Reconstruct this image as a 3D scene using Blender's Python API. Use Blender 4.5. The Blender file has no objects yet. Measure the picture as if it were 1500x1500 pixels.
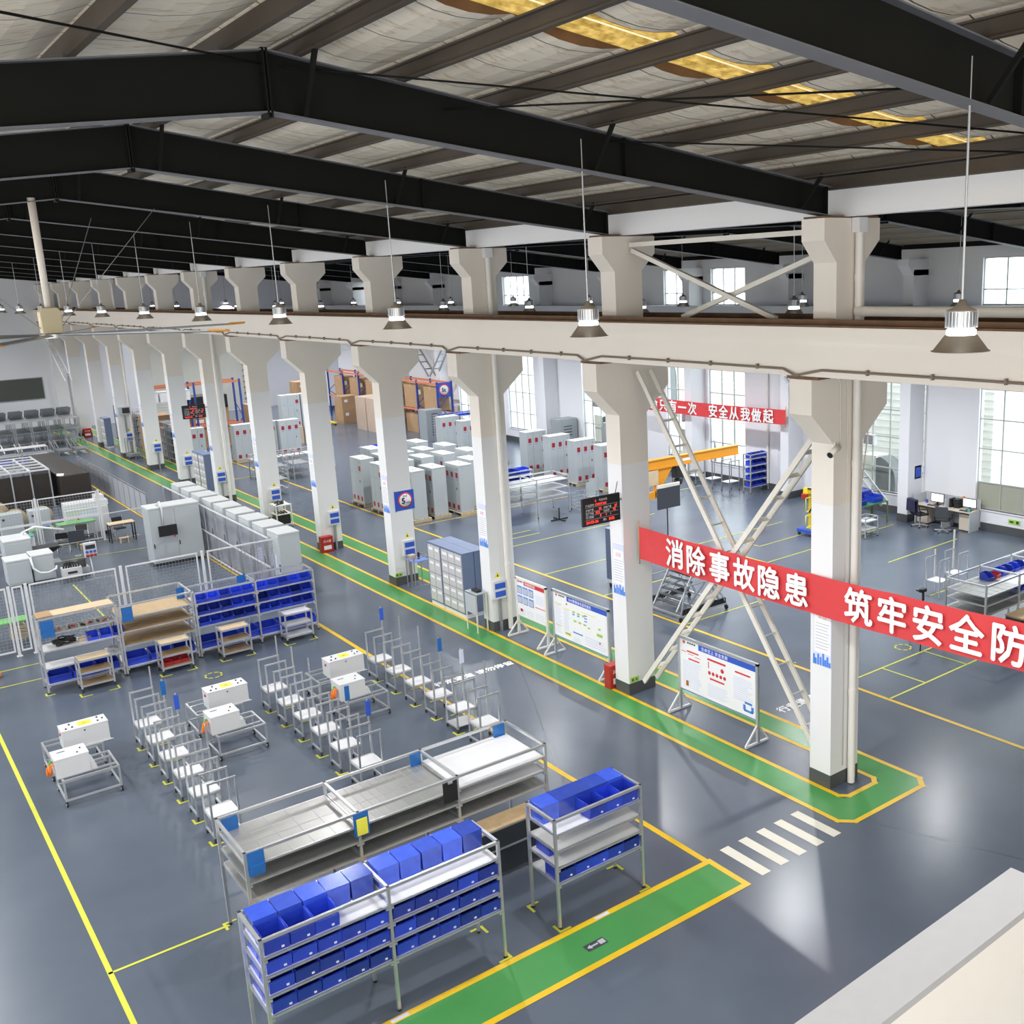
import bpy, math, random
from mathutils import Vector, Matrix
random.seed(4)
scene = bpy.context.scene
COL = scene.collection

# ---------------------------------------------------------------- camera
cam_d = bpy.data.cameras.new('camera'); cam = bpy.data.objects.new('camera', cam_d); COL.objects.link(cam)
yaw, pitch, roll = math.radians(37.53246731), math.radians(13.10933222), math.radians(-2.21254326)
cy, sy, cp, sp = math.cos(yaw), math.sin(yaw), math.cos(pitch), math.sin(pitch)
fw = Vector((sy*cp, cy*cp, -sp)); rt = Vector((cy, -sy, 0)); up = rt.cross(fw)
cr, sr = math.cos(roll), math.sin(roll)
rt, up = rt*cr + up*sr, up*cr - rt*sr
mw = Matrix.Identity(4)
for i in range(3):
    mw[i][0], mw[i][1], mw[i][2] = rt[i], up[i], -fw[i]
mw[2][3] = 9.587
cam.matrix_world = mw
cam_d.sensor_width = 36; cam_d.lens = 36*1500.87/1500; cam_d.shift_x = -0.1
cam_d.clip_end = 400; cam_d.clip_start = 0.05
scene.camera = cam

# ---------------------------------------------------------------- world, light, exposure
w = bpy.data.worlds.new('world'); scene.world = w; w.use_nodes = True
bg = w.node_tree.nodes['Background']
bg.inputs[0].default_value = (0.86, 0.93, 1.0, 1); bg.inputs[1].default_value = 6.0
vs = scene.view_settings
vs.view_transform = 'Standard'; vs.look = 'None'; vs.exposure = -0.16; vs.gamma = 1.0; vs.use_curve_mapping = False
scene.cycles.max_bounces = 7; scene.cycles.diffuse_bounces = 4; scene.cycles.glossy_bounces = 3
scene.cycles.transmission_bounces = 4; scene.cycles.transparent_max_bounces = 8
scene.cycles.sample_clamp_indirect = 6; scene.cycles.caustics_reflective = False; scene.cycles.caustics_refractive = False
scene.cycles.use_denoising = True

def area(name, loc, direction, sx, sy_, power, color):
    d = bpy.data.lights.new(name, 'AREA'); d.shape = 'RECTANGLE'; d.size = sx; d.size_y = sy_; d.energy = power; d.color = color
    o = bpy.data.objects.new(name, d); COL.objects.link(o); o.location = loc
    o.rotation_euler = Vector(direction).to_track_quat('-Z', 'Y').to_euler(); return o
# unseen area lights stand in for windows out of view, side and gable
area('window_daylight_low', (-4.9, 38, 4.4), (1, 0, -0.12), 90, 5.5, 3000, (0.90, 0.95, 1.0))
area('window_daylight_high', (-4.9, 38, 8.9), (1, 0, 0.28), 90, 1.6, 3300, (1.0, 0.95, 0.87))  # added fill, tilted upward to brighten the roof cloth
area('gable_daylight_high', (8, -11, 8.6), (0.1, 1, 0.22), 26, 1.8, 1500, (1.0, 0.94, 0.85))  # second added fill aimed up at the roof, from behind the camera
area('gable_daylight', (8, -9.5, 4.6), (0.1, 1, -0.04), 24, 8, 900, (1.0, 0.97, 0.92))

# ---------------------------------------------------------------- materials
MATS = {}
def mat(name, color, rough=0.5, metal=0.0, var=0.06, scale=3.0, emit=None, es=1.0, spec=0.5, bump=0.0, alpha=None, coat=0.0, rnd=0):
    if name in MATS: return MATS[name]
    m = bpy.data.materials.new(name); m.use_nodes = True; nt = m.node_tree; b = nt.nodes['Principled BSDF']
    c = (*color, 1)
    b.inputs['Roughness'].default_value = rough; b.inputs['Metallic'].default_value = metal
    b.inputs['Specular IOR Level'].default_value = spec; b.inputs['Coat Weight'].default_value = coat
    tc = nt.nodes.new('ShaderNodeTexCoord'); no = nt.nodes.new('ShaderNodeTexNoise')
    no.inputs['Scale'].default_value = scale; no.inputs['Detail'].default_value = 4
    nt.links.new(tc.outputs['Object'], no.inputs['Vector'])
    mx = nt.nodes.new('ShaderNodeMix'); mx.data_type = 'RGBA'
    mx.inputs[6].default_value = tuple(max(0, v*(1-var)) for v in color)+(1,)
    mx.inputs[7].default_value = tuple(min(1, v*(1+var)) for v in color)+(1,)
    nt.links.new(no.outputs['Fac'], mx.inputs[0]); nt.links.new(mx.outputs[2], b.inputs['Base Color'])
    if bump:
        bp = nt.nodes.new('ShaderNodeBump'); bp.inputs['Strength'].default_value = bump
        nt.links.new(no.outputs['Fac'], bp.inputs['Height']); nt.links.new(bp.outputs[0], b.inputs['Normal'])
    if emit:
        b.inputs['Emission Color'].default_value = (*emit, 1); b.inputs['Emission Strength'].default_value = es
    if alpha is not None: b.inputs['Alpha'].default_value = alpha
    if rnd:
        oi = nt.nodes.new('ShaderNodeObjectInfo'); mr = nt.nodes.new('ShaderNodeMapRange'); mr.inputs['To Min'].default_value = 1-rnd; mr.inputs['To Max'].default_value = 1+rnd
        nt.links.new(oi.outputs['Random'], mr.inputs['Value']); vm = nt.nodes.new('ShaderNodeVectorMath'); vm.operation = 'SCALE'
        nt.links.new(mx.outputs[2], vm.inputs[0]); nt.links.new(mr.outputs[0], vm.inputs['Scale']); nt.links.new(vm.outputs[0], b.inputs['Base Color'])
    MATS[name] = m; return m

alu = mat('aluminium', (0.62, 0.64, 0.66), 0.36, 0.75, 0.08, 9)
dalu = mat('grey_steel', (0.42, 0.44, 0.46), 0.4, 0.7, 0.1, 9)
white_paint = mat('white_paint', (0.80, 0.80, 0.815), 0.55, 0, 0.03, 0.7)
cream_paint = mat('cream_paint', (0.80, 0.745, 0.675), 0.6, 0, 0.05, 0.5)  # cream paint, with warm roof bounce partly put into its colour
skirt_m = mat('dark_skirting', (0.075, 0.08, 0.085), 0.5)
wall_m = mat('wall_paint', (0.78, 0.79, 0.83), 0.6, 0, 0.03, 0.4)  # white wall with the slight blue of sky light put into the colour
upwall_m = mat('upper_wall_paint', (0.62, 0.62, 0.63), 0.7, 0, 0.08, 0.4)
rafter_m = mat('black_green_steel', (0.0075, 0.008, 0.0068), 0.75, 0, 0.25, 1.5, spec=0.15)
flange_m = mat('grey_flange_steel', (0.13, 0.135, 0.155), 0.5, 0, 0.2, 2)
purlin_m = mat('brown_grey_steel', (0.062, 0.048, 0.036), 0.7, 0, 0.35, 1.2)
rust_m = mat('rusty_steel', (0.16, 0.09, 0.05), 0.8, 0, 0.5, 3)
black = mat('black_plastic', (0.015, 0.015, 0.017), 0.4)
rubber = mat('black_rubber', (0.02, 0.02, 0.02), 0.7)
blue_bin = mat('blue_plastic', (0.022, 0.055, 0.50), 0.3, 0, 0.12, 4, rnd=0.42)
blue_film = mat('blue_plastic_under_film', (0.04, 0.095, 0.60), 0.2, 0, 0.25, 9, coat=0.6, bump=0.35, rnd=0.4)
blue_light = mat('blue_acrylic', (0.025, 0.14, 0.42), 0.15, 0, 0.1, 4)
red_bin = mat('red_plastic', (0.42, 0.03, 0.04), 0.35)
tray_white = mat('white_tray', (0.70, 0.71, 0.73), 0.3, 0, 0.03)
tray_steel = mat('steel_tray', (0.40, 0.40, 0.385), 0.30, 0.6, 0.1, 2)
box_white = mat('white_enamel', (0.66, 0.67, 0.68), 0.35, 0, 0.03)
cab_grey = mat('light_grey_enamel', (0.47, 0.51, 0.53), 0.4, 0, 0.03)
cab_top = mat('white_cabinet_top', (0.66, 0.68, 0.69), 0.4, 0, 0.02)
cab_red = mat('red_label', (0.36, 0.012, 0.02), 0.45)
wood = mat('varnished_plywood', (0.50, 0.36, 0.20), 0.5, 0, 0.25, 6)
wood_d = mat('brown_board', (0.33, 0.22, 0.10), 0.5, 0, 0.3, 6)
ply = mat('pale_plywood', (0.66, 0.52, 0.34), 0.55, 0, 0.15, 5)
pallet_m = mat('pallet_wood', (0.50, 0.40, 0.24), 0.7, 0, 0.2, 6)
carton = mat('brown_cardboard', (0.42, 0.27, 0.15), 0.8, 0, 0.12, 2)
carton_l = mat('pale_cardboard', (0.56, 0.44, 0.35), 0.8, 0, 0.1, 2)
dark_panel = mat('dark_bench_panel', (0.055, 0.06, 0.07), 0.3, 0.2, 0.15)
yellow_lab = mat('yellow_label', (0.85, 0.80, 0.08), 0.5)
orange_cable = mat('orange_cable', (0.85, 0.22, 0.03), 0.45)
orange_paint = mat('orange_paint', (0.80, 0.33, 0.015), 0.4)
yellow_paint = mat('yellow_machine_paint', (0.85, 0.62, 0.02), 0.4)
green_cable = mat('green_cable', (0.10, 0.5, 0.08), 0.45)
green_top = mat('green_mat', (0.16, 0.48, 0.13), 0.5)
dgreen_top = mat('dark_green_mat', (0.05, 0.20, 0.08), 0.5)
teal_top = mat('teal_mat', (0.12, 0.42, 0.33), 0.5)
olive_steel = mat('olive_steel', (0.16, 0.20, 0.08), 0.5)
paper = mat('paper_white', (0.86, 0.86, 0.88), 0.5, 0, 0.02)
print_grey = mat('print_grey', (0.52, 0.53, 0.58), 0.6)
print_lilac = mat('print_pale_blue', (0.66, 0.70, 0.86), 0.6)
print_blue = mat('print_blue', (0.03, 0.10, 0.55), 0.5)
print_red = mat('print_red', (0.62, 0.03, 0.05), 0.5)
print_green = mat('print_green', (0.35, 0.55, 0.12), 0.5)
print_dark = mat('print_dark', (0.03, 0.03, 0.04), 0.5)
letter_white = mat('letter_white', (0.88, 0.87, 0.87), 0.6, 0, 0.01)
banner_m = mat('red_banner_cloth', (0.66, 0.055, 0.06), 0.75, 0, 0.08, 5, bump=0.1)
red_box = mat('red_enamel', (0.42, 0.025, 0.02), 0.4)
locker_blue = mat('locker_blue', (0.13, 0.17, 0.28), 0.45, 0, 0.05)
locker_top = mat('locker_top', (0.22, 0.28, 0.44), 0.45)
locker_door = mat('locker_door', (0.55, 0.54, 0.55), 0.45)
pipe_m = mat('white_pvc', (0.80, 0.775, 0.73), 0.4)
brace_m = mat('cream_steel', (0.76, 0.73, 0.66), 0.5)
conduit_m = mat('grey_brown_conduit', (0.20, 0.16, 0.12), 0.5)
shade_m = mat('lamp_shade_aluminium', (0.36, 0.31, 0.25), 0.45, 0.5)
lamp_glow = mat('lamp_glow', (1, 1, 1), 0.5, emit=(0.93, 0.96, 1.0), es=7)
led_red = mat('led_red', (0.6, 0.02, 0.02), 0.5, emit=(1.0, 0.05, 0.03), es=2.2)
led_white = mat('led_white_print', (0.75, 0.75, 0.75), 0.5)
screen_m = mat('lit_screen', (0.8, 0.8, 0.85), 0.3, emit=(0.9, 0.95, 1.0), es=0.9)
blackboard = mat('grey_green_board', (0.075, 0.083, 0.075), 0.6)
tent_m = mat('black_sheet', (0.035, 0.028, 0.024), 0.35, 0, 0.3, 3)
navy = mat('navy_cloth', (0.02, 0.022, 0.06), 0.8)
rack_blue = mat('rack_blue', (0.03, 0.06, 0.30), 0.45)
rack_orange = mat('rack_orange', (0.62, 0.20, 0.10), 0.5)
beige_door = mat('beige_shutter', (0.66, 0.66, 0.60), 0.6)
coil_m = mat('cable_reel_board', (0.42, 0.34, 0.20), 0.6)
mesh_grey = mat('fence_wire', (0.38, 0.40, 0.42), 0.5, 0.4)
fence_panel = mat('fence_panel_grey', (0.46, 0.48, 0.52), 0.45)
frost = mat('frosted_pane', (0.36, 0.37, 0.30), 0.4)

def glass_mat(name, tint, a=0.12):
    m = bpy.data.materials.new(name); m.use_nodes = True; nt = m.node_tree; nt.nodes.clear()
    out = nt.nodes.new('ShaderNodeOutputMaterial'); t = nt.nodes.new('ShaderNodeBsdfTransparent'); g = nt.nodes.new('ShaderNodeBsdfGlossy')
    t.inputs[0].default_value = (*tint, 1); g.inputs['Roughness'].default_value = 0.08
    mx = nt.nodes.new('ShaderNodeMixShader'); mx.inputs[0].default_value = a
    nt.links.new(t.outputs[0], mx.inputs[1]); nt.links.new(g.outputs[0], mx.inputs[2]); nt.links.new(mx.outputs[0], out.inputs[0]); return m
glass_m = glass_mat('window_glass', (0.93, 0.97, 0.96), 0.06)
acrylic_m = glass_mat('clear_acrylic', (0.90, 0.88, 0.92), 0.16)

def floor_mat():
    m = bpy.data.materials.new('blue_grey_epoxy'); m.use_nodes = True; nt = m.node_tree; b = nt.nodes['Principled BSDF']
    tc = nt.nodes.new('ShaderNodeTexCoord')
    n1 = nt.nodes.new('ShaderNodeTexNoise'); n1.inputs['Scale'].default_value = 0.45; n1.inputs['Detail'].default_value = 3
    n2 = nt.nodes.new('ShaderNodeTexNoise'); n2.inputs['Scale'].default_value = 1.1; n2.inputs['Detail'].default_value = 2
    for n in (n1, n2): nt.links.new(tc.outputs['Object'], n.inputs['Vector'])
    cr_ = nt.nodes.new('ShaderNodeValToRGB'); e = cr_.color_ramp.elements
    e[0].position = 0.3; e[0].color = (0.084, 0.105, 0.141, 1); e[1].position = 0.75; e[1].color = (0.112, 0.136, 0.178, 1)
    mxf = nt.nodes.new('ShaderNodeMath'); mxf.operation = 'MULTIPLY_ADD'; mxf.inputs[1].default_value = 0.25; 
    nt.links.new(n2.outputs['Fac'], mxf.inputs[0]); 
    sc = nt.nodes.new('ShaderNodeMath'); sc.operation = 'MULTIPLY'; sc.inputs[1].default_value = 0.75
    nt.links.new(n1.outputs['Fac'], sc.inputs[0]); nt.links.new(sc.outputs[0], mxf.inputs[2])
    nt.links.new(mxf.outputs[0], cr_.inputs[0]); nt.links.new(cr_.outputs[0], b.inputs['Base Color'])
    rr = nt.nodes.new('ShaderNodeMapRange'); rr.inputs['To Min'].default_value = 0.19; rr.inputs['To Max'].default_value = 0.32
    nt.links.new(n2.outputs['Fac'], rr.inputs['Value']); b.inputs['Roughness'].default_value = 0.26
    return m
floor_m = floor_mat()
green_floor = mat('green_floor_paint', (0.075, 0.30, 0.085), 0.24, 0, 0.12, 1.5)
yellow_floor = mat('yellow_floor_paint', (0.80, 0.52, 0.015), 0.35, 0, 0.12, 4)
lime_floor = mat('lime_floor_tape', (0.60, 0.62, 0.05), 0.45, 0, 0.1, 4)
white_floor = mat('cream_floor_paint', (0.72, 0.70, 0.60), 0.4, 0, 0.08, 4)

def sheet_mat():
    """white insulation cloth under the roof: dark seam lines every metre and brown stains"""
    m = bpy.data.materials.new('stained_insulation_cloth'); m.use_nodes = True; nt = m.node_tree; b = nt.nodes['Principled BSDF']
    b.inputs['Roughness'].default_value = 0.6
    tc = nt.nodes.new('ShaderNodeTexCoord'); sep = nt.nodes.new('ShaderNodeSeparateXYZ'); nt.links.new(tc.outputs['Object'], sep.inputs[0])
    d = nt.nodes.new('ShaderNodeMath'); d.operation = 'DIVIDE'; d.inputs[1].default_value = 1.19; nt.links.new(sep.outputs['Y'], d.inputs[0])
    fr = nt.nodes.new('ShaderNodeMath'); fr.operation = 'FRACT'; nt.links.new(d.outputs[0], fr.inputs[0])
    lt = nt.nodes.new('ShaderNodeMath'); lt.operation = 'LESS_THAN'; lt.inputs[1].default_value = 0.018; nt.links.new(fr.outputs[0], lt.inputs[0])
    mp = nt.nodes.new('ShaderNodeMapping'); mp.inputs['Scale'].default_value = (0.35, 1.3, 1); nt.links.new(tc.outputs['Object'], mp.inputs[0])
    no = nt.nodes.new('ShaderNodeTexNoise'); no.inputs['Scale'].default_value = 6.0; no.inputs['Detail'].default_value = 6; no.inputs['Distortion'].default_value = 1.2
    nt.links.new(mp.outputs[0], no.inputs['Vector'])
    cr_ = nt.nodes.new('ShaderNodeValToRGB'); e = cr_.color_ramp.elements
    e[0].position = 0.40; e[0].color = (0.74, 0.68, 0.58, 1); e[1].position = 0.56; e[1].color = (0.71, 0.64, 0.53, 1)
    k = cr_.color_ramp.elements.new(0.62); k.color = (0.54, 0.44, 0.31, 1); k2 = cr_.color_ramp.elements.new(0.68); k2.color = (0.68, 0.61, 0.50, 1)
    nt.links.new(no.outputs['Fac'], cr_.inputs[0])
    mx = nt.nodes.new('ShaderNodeMix'); mx.data_type = 'RGBA'; mx.inputs[7].default_value = (0.06, 0.05, 0.045, 1)
    nt.links.new(lt.outputs[0], mx.inputs[0]); nt.links.new(cr_.outputs[0], mx.inputs[6]); nt.links.new(mx.outputs[2], b.inputs['Base Color'])
    return m
sheet_m = sheet_mat()
def skylight_mat():
    m = bpy.data.materials.new('yellowed_translucent_sheet'); m.use_nodes = True; nt = m.node_tree; nt.nodes.clear()
    out = nt.nodes.new('ShaderNodeOutputMaterial'); t = nt.nodes.new('ShaderNodeBsdfTranslucent'); d = nt.nodes.new('ShaderNodeBsdfDiffuse')
    tc = nt.nodes.new('ShaderNodeTexCoord'); no = nt.nodes.new('ShaderNodeTexNoise'); no.inputs['Scale'].default_value = 9; no.inputs['Detail'].default_value = 8
    nt.links.new(tc.outputs['Object'], no.inputs['Vector'])
    cr_ = nt.nodes.new('ShaderNodeValToRGB'); e = cr_.color_ramp.elements
    e[0].position = 0.3; e[0].color = (0.13, 0.075, 0.014, 1); e[1].position = 0.75; e[1].color = (0.34, 0.22, 0.06, 1)
    nt.links.new(no.outputs['Fac'], cr_.inputs[0]); nt.links.new(cr_.outputs[0], t.inputs[0]); nt.links.new(cr_.outputs[0], d.inputs[0])
    mx = nt.nodes.new('ShaderNodeMixShader'); mx.inputs[0].default_value = 0.3
    nt.links.new(t.outputs[0], mx.inputs[1]); nt.links.new(d.outputs[0], mx.inputs[2]); nt.links.new(mx.outputs[0], out.inputs[0]); return m
skylight_m = skylight_mat()
clear_sky_m = None

# ---------------------------------------------------------------- mesh helpers
class MB:
    def __init__(s): s.v = []; s.f = []; s.m = []; s.mi = 0; s.sm = []
    def quad(s, a, b, c, d):
        n = len(s.v); s.v += [a, b, c, d]; s.f.append((n, n+1, n+2, n+3)); s.m.append(s.mi); s.sm.append(False); return s
    def poly(s, pts):
        n = len(s.v); s.v += list(pts); s.f.append(tuple(range(n, n+len(pts)))); s.m.append(s.mi); s.sm.append(False); return s
    def box(s, x0, x1, y0, y1, z0, z1):
        n = len(s.v); s.v += [(x0,y0,z0),(x1,y0,z0),(x1,y1,z0),(x0,y1,z0),(x0,y0,z1),(x1,y0,z1),(x1,y1,z1),(x0,y1,z1)]
        for f in ((0,3,2,1),(4,5,6,7),(0,1,5,4),(1,2,6,5),(2,3,7,6),(3,0,4,7)): s.f.append(tuple(n+i for i in f)); s.m.append(s.mi); s.sm.append(False)
        return s
    def bar(s, p, q, w=0.04, h=None, upv=(0,0,1)):
        h = h or w; p, q = Vector(p), Vector(q); d = (q-p).normalized(); u = Vector(upv)
        if abs(d.dot(u)) > 0.98: u = Vector((0,1,0))
        r = d.cross(u).normalized(); u = r.cross(d).normalized(); r *= w/2; u *= h/2
        n = len(s.v); s.v += [tuple(k) for k in (p-r-u, p+r-u, p+r+u, p-r+u, q-r-u, q+r-u, q+r+u, q-r+u)]
        for f in ((0,3,2,1),(4,5,6,7),(0,1,5,4),(1,2,6,5),(2,3,7,6),(3,0,4,7)): s.f.append(tuple(n+i for i in reversed(f))); s.m.append(s.mi); s.sm.append(False)
        return s
    def lathe(s, prof, c=(0,0,0), n=16, axis='z'):
        base = len(s.v)
        for r, z in prof:
            for i in range(n):
                a = 2*math.pi*i/n; x, y = r*math.cos(a), r*math.sin(a)
                p = {'z': (x,y,z), 'x': (z,x,y), 'y': (y,z,x)}[axis]; s.v.append((c[0]+p[0], c[1]+p[1], c[2]+p[2]))
        for j in range(len(prof)-1):
            for i in range(n):
                a, b = base+j*n+i, base+j*n+(i+1)%n; s.f.append((a, b, b+n, a+n)); s.m.append(s.mi); s.sm.append(True)
        return s
    def cyl(s, c, r, h, n=14, axis='z'): return s.lathe([(0,0),(r,0),(r,0.001),(r,h-0.001),(r,h),(0,h)], c, n, axis)
    def tube(s, pts, r, n=6):
        pts = [Vector(p) for p in pts]; base = len(s.v); prev = None
        for k, p in enumerate(pts):
            d = (pts[min(k+1, len(pts)-1)]-pts[max(k-1, 0)]).normalized()
            if prev is None: u = d.orthogonal().normalized()
            else: u = (prev-d*prev.dot(d)).normalized() if (prev-d*prev.dot(d)).length > 1e-6 else d.orthogonal().normalized()
            prev = u; v = d.cross(u)
            for i in range(n):
                a = 2*math.pi*i/n; s.v.append(tuple(p+u*(r*math.cos(a))+v*(r*math.sin(a))))
        for k in range(len(pts)-1):
            for i in range(n):
                a, b = base+k*n+i, base+k*n+(i+1)%n; s.f.append((a, b, b+n, a+n)); s.m.append(s.mi); s.sm.append(True)
        s.f.append(tuple(base+i for i in reversed(range(n)))); s.m.append(s.mi); s.sm.append(False)
        e = base+(len(pts)-1)*n; s.f.append(tuple(e+i for i in range(n))); s.m.append(s.mi); s.sm.append(False); return s
    def prism(s, poly, y0, y1, axis='y'):
        """extrude a polygon: axis y -> (x,z) outline, x -> (y,z) outline, z -> (x,y) outline"""
        P = {'y': lambda a,b,t:(a,t,b), 'x': lambda a,b,t:(t,a,b), 'z': lambda a,b,t:(a,b,t)}[axis]
        n = len(s.v); k = len(poly); s.v += [P(a,b,y0) for a,b in poly]+[P(a,b,y1) for a,b in poly]
        s.f.append(tuple(n+i for i in range(k))); s.f.append(tuple(n+k+i for i in reversed(range(k)))); s.m += [s.mi]*2; s.sm += [False]*2
        for i in range(k):
            j = (i+1)%k; s.f.append((n+i, n+k+i, n+k+j, n+j)); s.m.append(s.mi); s.sm.append(False)
        return s
    def build(s, name, mats, parent=None, bevel=0):
        me = bpy.data.meshes.new(name); me.from_pydata([tuple(v) for v in s.v], [], s.f)
        if not isinstance(mats, (list, tuple)): mats = [mats]
        for mm in mats: me.materials.append(mm)
        me.polygons.foreach_set('material_index', s.m); me.polygons.foreach_set('use_smooth', s.sm)
        me.update(); import bmesh
        bm = bmesh.new(); bm.from_mesh(me); bmesh.ops.recalc_face_normals(bm, faces=bm.faces); bm.to_mesh(me); bm.free()
        o = bpy.data.objects.new(name, me); COL.objects.link(o)
        if parent: o.parent = parent
        if bevel:
            b = o.modifiers.new('edge', 'BEVEL'); b.width = bevel; b.segments = 2; b.limit_method = 'ANGLE'
        return o

def thing(name, label, cat, loc=(0,0,0), rz=0, group=None):
    o = bpy.data.objects.new(name, None); COL.objects.link(o); o.location = loc; o.rotation_euler = (0,0,rz); o.empty_display_size = 0.1
    o['label'] = label; o['category'] = cat
    if group: o['group'] = group
    return o
def tag(o, label, cat, group=None):
    o['label'] = label; o['category'] = cat
    if group: o['group'] = group
    return o
def struct(o): o['kind'] = 'structure'; return o
KIDS = {}
def kids(o):
    return list(o.children)
def copy_tree(o, loc=None, rz=None, label=None, group=None, parent=None):
    c = o.copy(); COL.objects.link(c)
    if parent is not None: c.parent = parent
    if loc is not None: c.location = loc
    if rz is not None: c.rotation_euler = (0,0,rz)
    if label: c['label'] = label
    if group: c['group'] = group
    for ch in list(o.children): copy_tree(ch, parent=c)
    return c
class Proto:
    """the first call places the built thing itself, later calls copy it"""
    def __init__(s, root): s.r = root; s.used = False
    def put(s, loc, rz=0, label=None, group=None):
        if not s.used:
            s.used = True; s.r.location = loc; s.r.rotation_euler = (0,0,rz)
            if label: s.r['label'] = label
            if group: s.r['group'] = group
            return s.r
        return copy_tree(s.r, loc, rz, label, group)
ORD = ['first','second','third','fourth','fifth','sixth','seventh','eighth','ninth','tenth','eleventh','twelfth','thirteenth','fourteenth','fifteenth','sixteenth']

def text_obj(body, size, mtx, m, parent=None, name='lettering', bold=0.012, sp=1.0, depth=0.002, align='LEFT'):
    c = bpy.data.curves.new('t', 'FONT'); c.body = body; c.size = size; c.space_character = sp; c.extrude = depth
    c.align_x = align; c.resolution_u = 2
    o = bpy.data.objects.new('t', c); COL.objects.link(o)
    bpy.context.view_layer.update()
    me = bpy.data.meshes.new_from_object(o.evaluated_get(bpy.context.evaluated_depsgraph_get()))
    bpy.data.objects.remove(o); bpy.data.curves.remove(c)
    v0 = [tuple(v.co) for v in me.vertices]; f0 = [tuple(p.vertices) for p in me.polygons]
    if bold and size > .15:
        V, F = [], []
        for dx, dy in ((-bold,0),(bold,0),(0,bold),(0,-bold)):
            k = len(V); V += [(x+dx, y_+dy, z+dx*.02+dy*.013) for x, y_, z in v0]; F += [tuple(i+k for i in f) for f in f0]
        bpy.data.meshes.remove(me); me = bpy.data.meshes.new(name); me.from_pydata(V, [], F)
    me.transform(mtx); me.materials.clear(); me.materials.append(m); me.name = name
    r = bpy.data.objects.new(name, me); COL.objects.link(r)
    if parent: r.parent = parent
    return r
def frame_mtx(o, xdir, ydir):
    x = Vector(xdir).normalized(); y = Vector(ydir).normalized(); z = x.cross(y)
    m = Matrix.Identity(4)
    for i in range(3): m[i][0], m[i][1], m[i][2], m[i][3] = x[i], y[i], z[i], o[i]
    return m
# ================================================================ THE SETTING
CX0, CX1 = 13.72, 14.50          # column row between the two bays
CY = [11.55+6*k for k in range(-1, 13)]
YEND = 84.0
fl = MB(); fl.box(-8, 34, -12, YEND+0.5, -0.15, 0.0); floor = struct(fl.build('floor', floor_m))
# ---- painted markings on the floor
Z1, Z2 = 0.003, 0.0045
def strip(mb, x0, x1, y0, y1, z=Z2): mb.quad((x0,y0,z),(x1,y0,z),(x1,y1,z),(x0,y1,z))
def pl(pts, wd, mb, z=Z2):
    for k_, ((x0,y0),(x1,y1)) in enumerate(zip(pts, pts[1:])):
        z += .0003
        d = Vector((x1-x0, y1-y0, 0)).normalized(); n = Vector((-d.y, d.x, 0))*wd/2; e = d*wd/2
        a, b = Vector((x0,y0,z))-e, Vector((x1,y1,z))+e
        mb.quad(tuple(a-n), tuple(a+n), tuple(b+n), tuple(b-n))
g = MB(); strip(g, 12.95, 13.66, 11.15, 82.5, Z1); strip(g, 14.68, 15.32, 11.15, 82.5, Z1); g.poly([(12.95,11.15,Z1),(12.95,10.72,Z1),(13.17,10.5,Z1),(15.10,10.5,Z1),(15.32,10.72,Z1),(15.32,11.15,Z1)]); strip(g, -6, 10.4, 10.42, 11.28, Z1)
g.build('green_walkway_marking', green_floor, floor)
y = MB(); LW = 0.10
pl([(12.95,82.5),(12.95,10.72),(13.17,10.5),(15.10,10.5),(15.32,10.72),(15.32,82.5)], LW, y)
pl([(13.66,82.5),(13.66,11.3),(13.8,11.16),(14.54,11.16),(14.68,11.3),(14.68,82.5)], LW, y)
pl([(-6,10.42),(10.38,10.42),(10.38,11.29),(-6,11.29)], 0.11, y, Z2+0.001); pl([(10.34,11.3),(10.34,29.5)], 0.115, y)
pl([(10.30,34),(10.30,62)], 0.09, y); pl([(17.86,6),(17.86,60)], 0.10, y); pl([(17.86,36.6),(25.5,36.6)], 0.06, y); pl([(15.6,53),(20,53.2)], 0.08, y)
y.build('yellow_line_marking', yellow_floor, floor)
l = MB()
pl([(1.93,11.3),(1.93,31)], 0.075, l); pl([(1.93,14.9),(3.62,14.9)], 0.05, l)
for a, b in (((2.2,28.75),(3.3,28.74)),((2.3,30.04),(3.45,30.04)),((5.75,31.2),(5.75,37.7)),((4.5,41.7),(9.2,41.25)),((6.2,43.95),(9.3,43.75)),((17.9,13.38),(21.6,13.4)),((17.9,14.64),(21.6,14.64)),
             ((20.92,13.42),(20.92,14.6)),((19.25,13.42),(19.25,14.6)),((21.6,11),(21.6,18.5)),((21.6,17.2),(21.6,20.2)),((17.9,20.3),(23.0,20.35)),((26.8,20.2),(30.8,20.35)),((21.6,15.15),(31,15.15)),((24.8,17.2),(30,17.0)),((18.0,16.3),(18.0,16.31)),
             ((17.9,27.2),(24,27.2)),((18,31),(26,31.2)),((24,23),(24,30)),((24,23),(31,23.2)),((24,26.4),(28.5,26.5)),((25.3,24.6),(25.3,26.4)),((25.3,24.6),(28.3,24.7)),((17.9,24),(20.6,24)),((17.9,40),(17.9,40.01)),((26,33.8),(31,33.9))):
    pl([a, b], 0.05, l)
def corner(x, y_, sx, sy_, s=0.17):
    pl([(x+sx*s, y_), (x, y_), (x, y_+sy_*s)], 0.045, l)
for cx in (4.21, 7.01, 9.70):
    for k in range(6): corner(cx-0.05, 17.43+k, 1, 1); corner(cx+0.54, 17.43+k, -1, 1)
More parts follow.
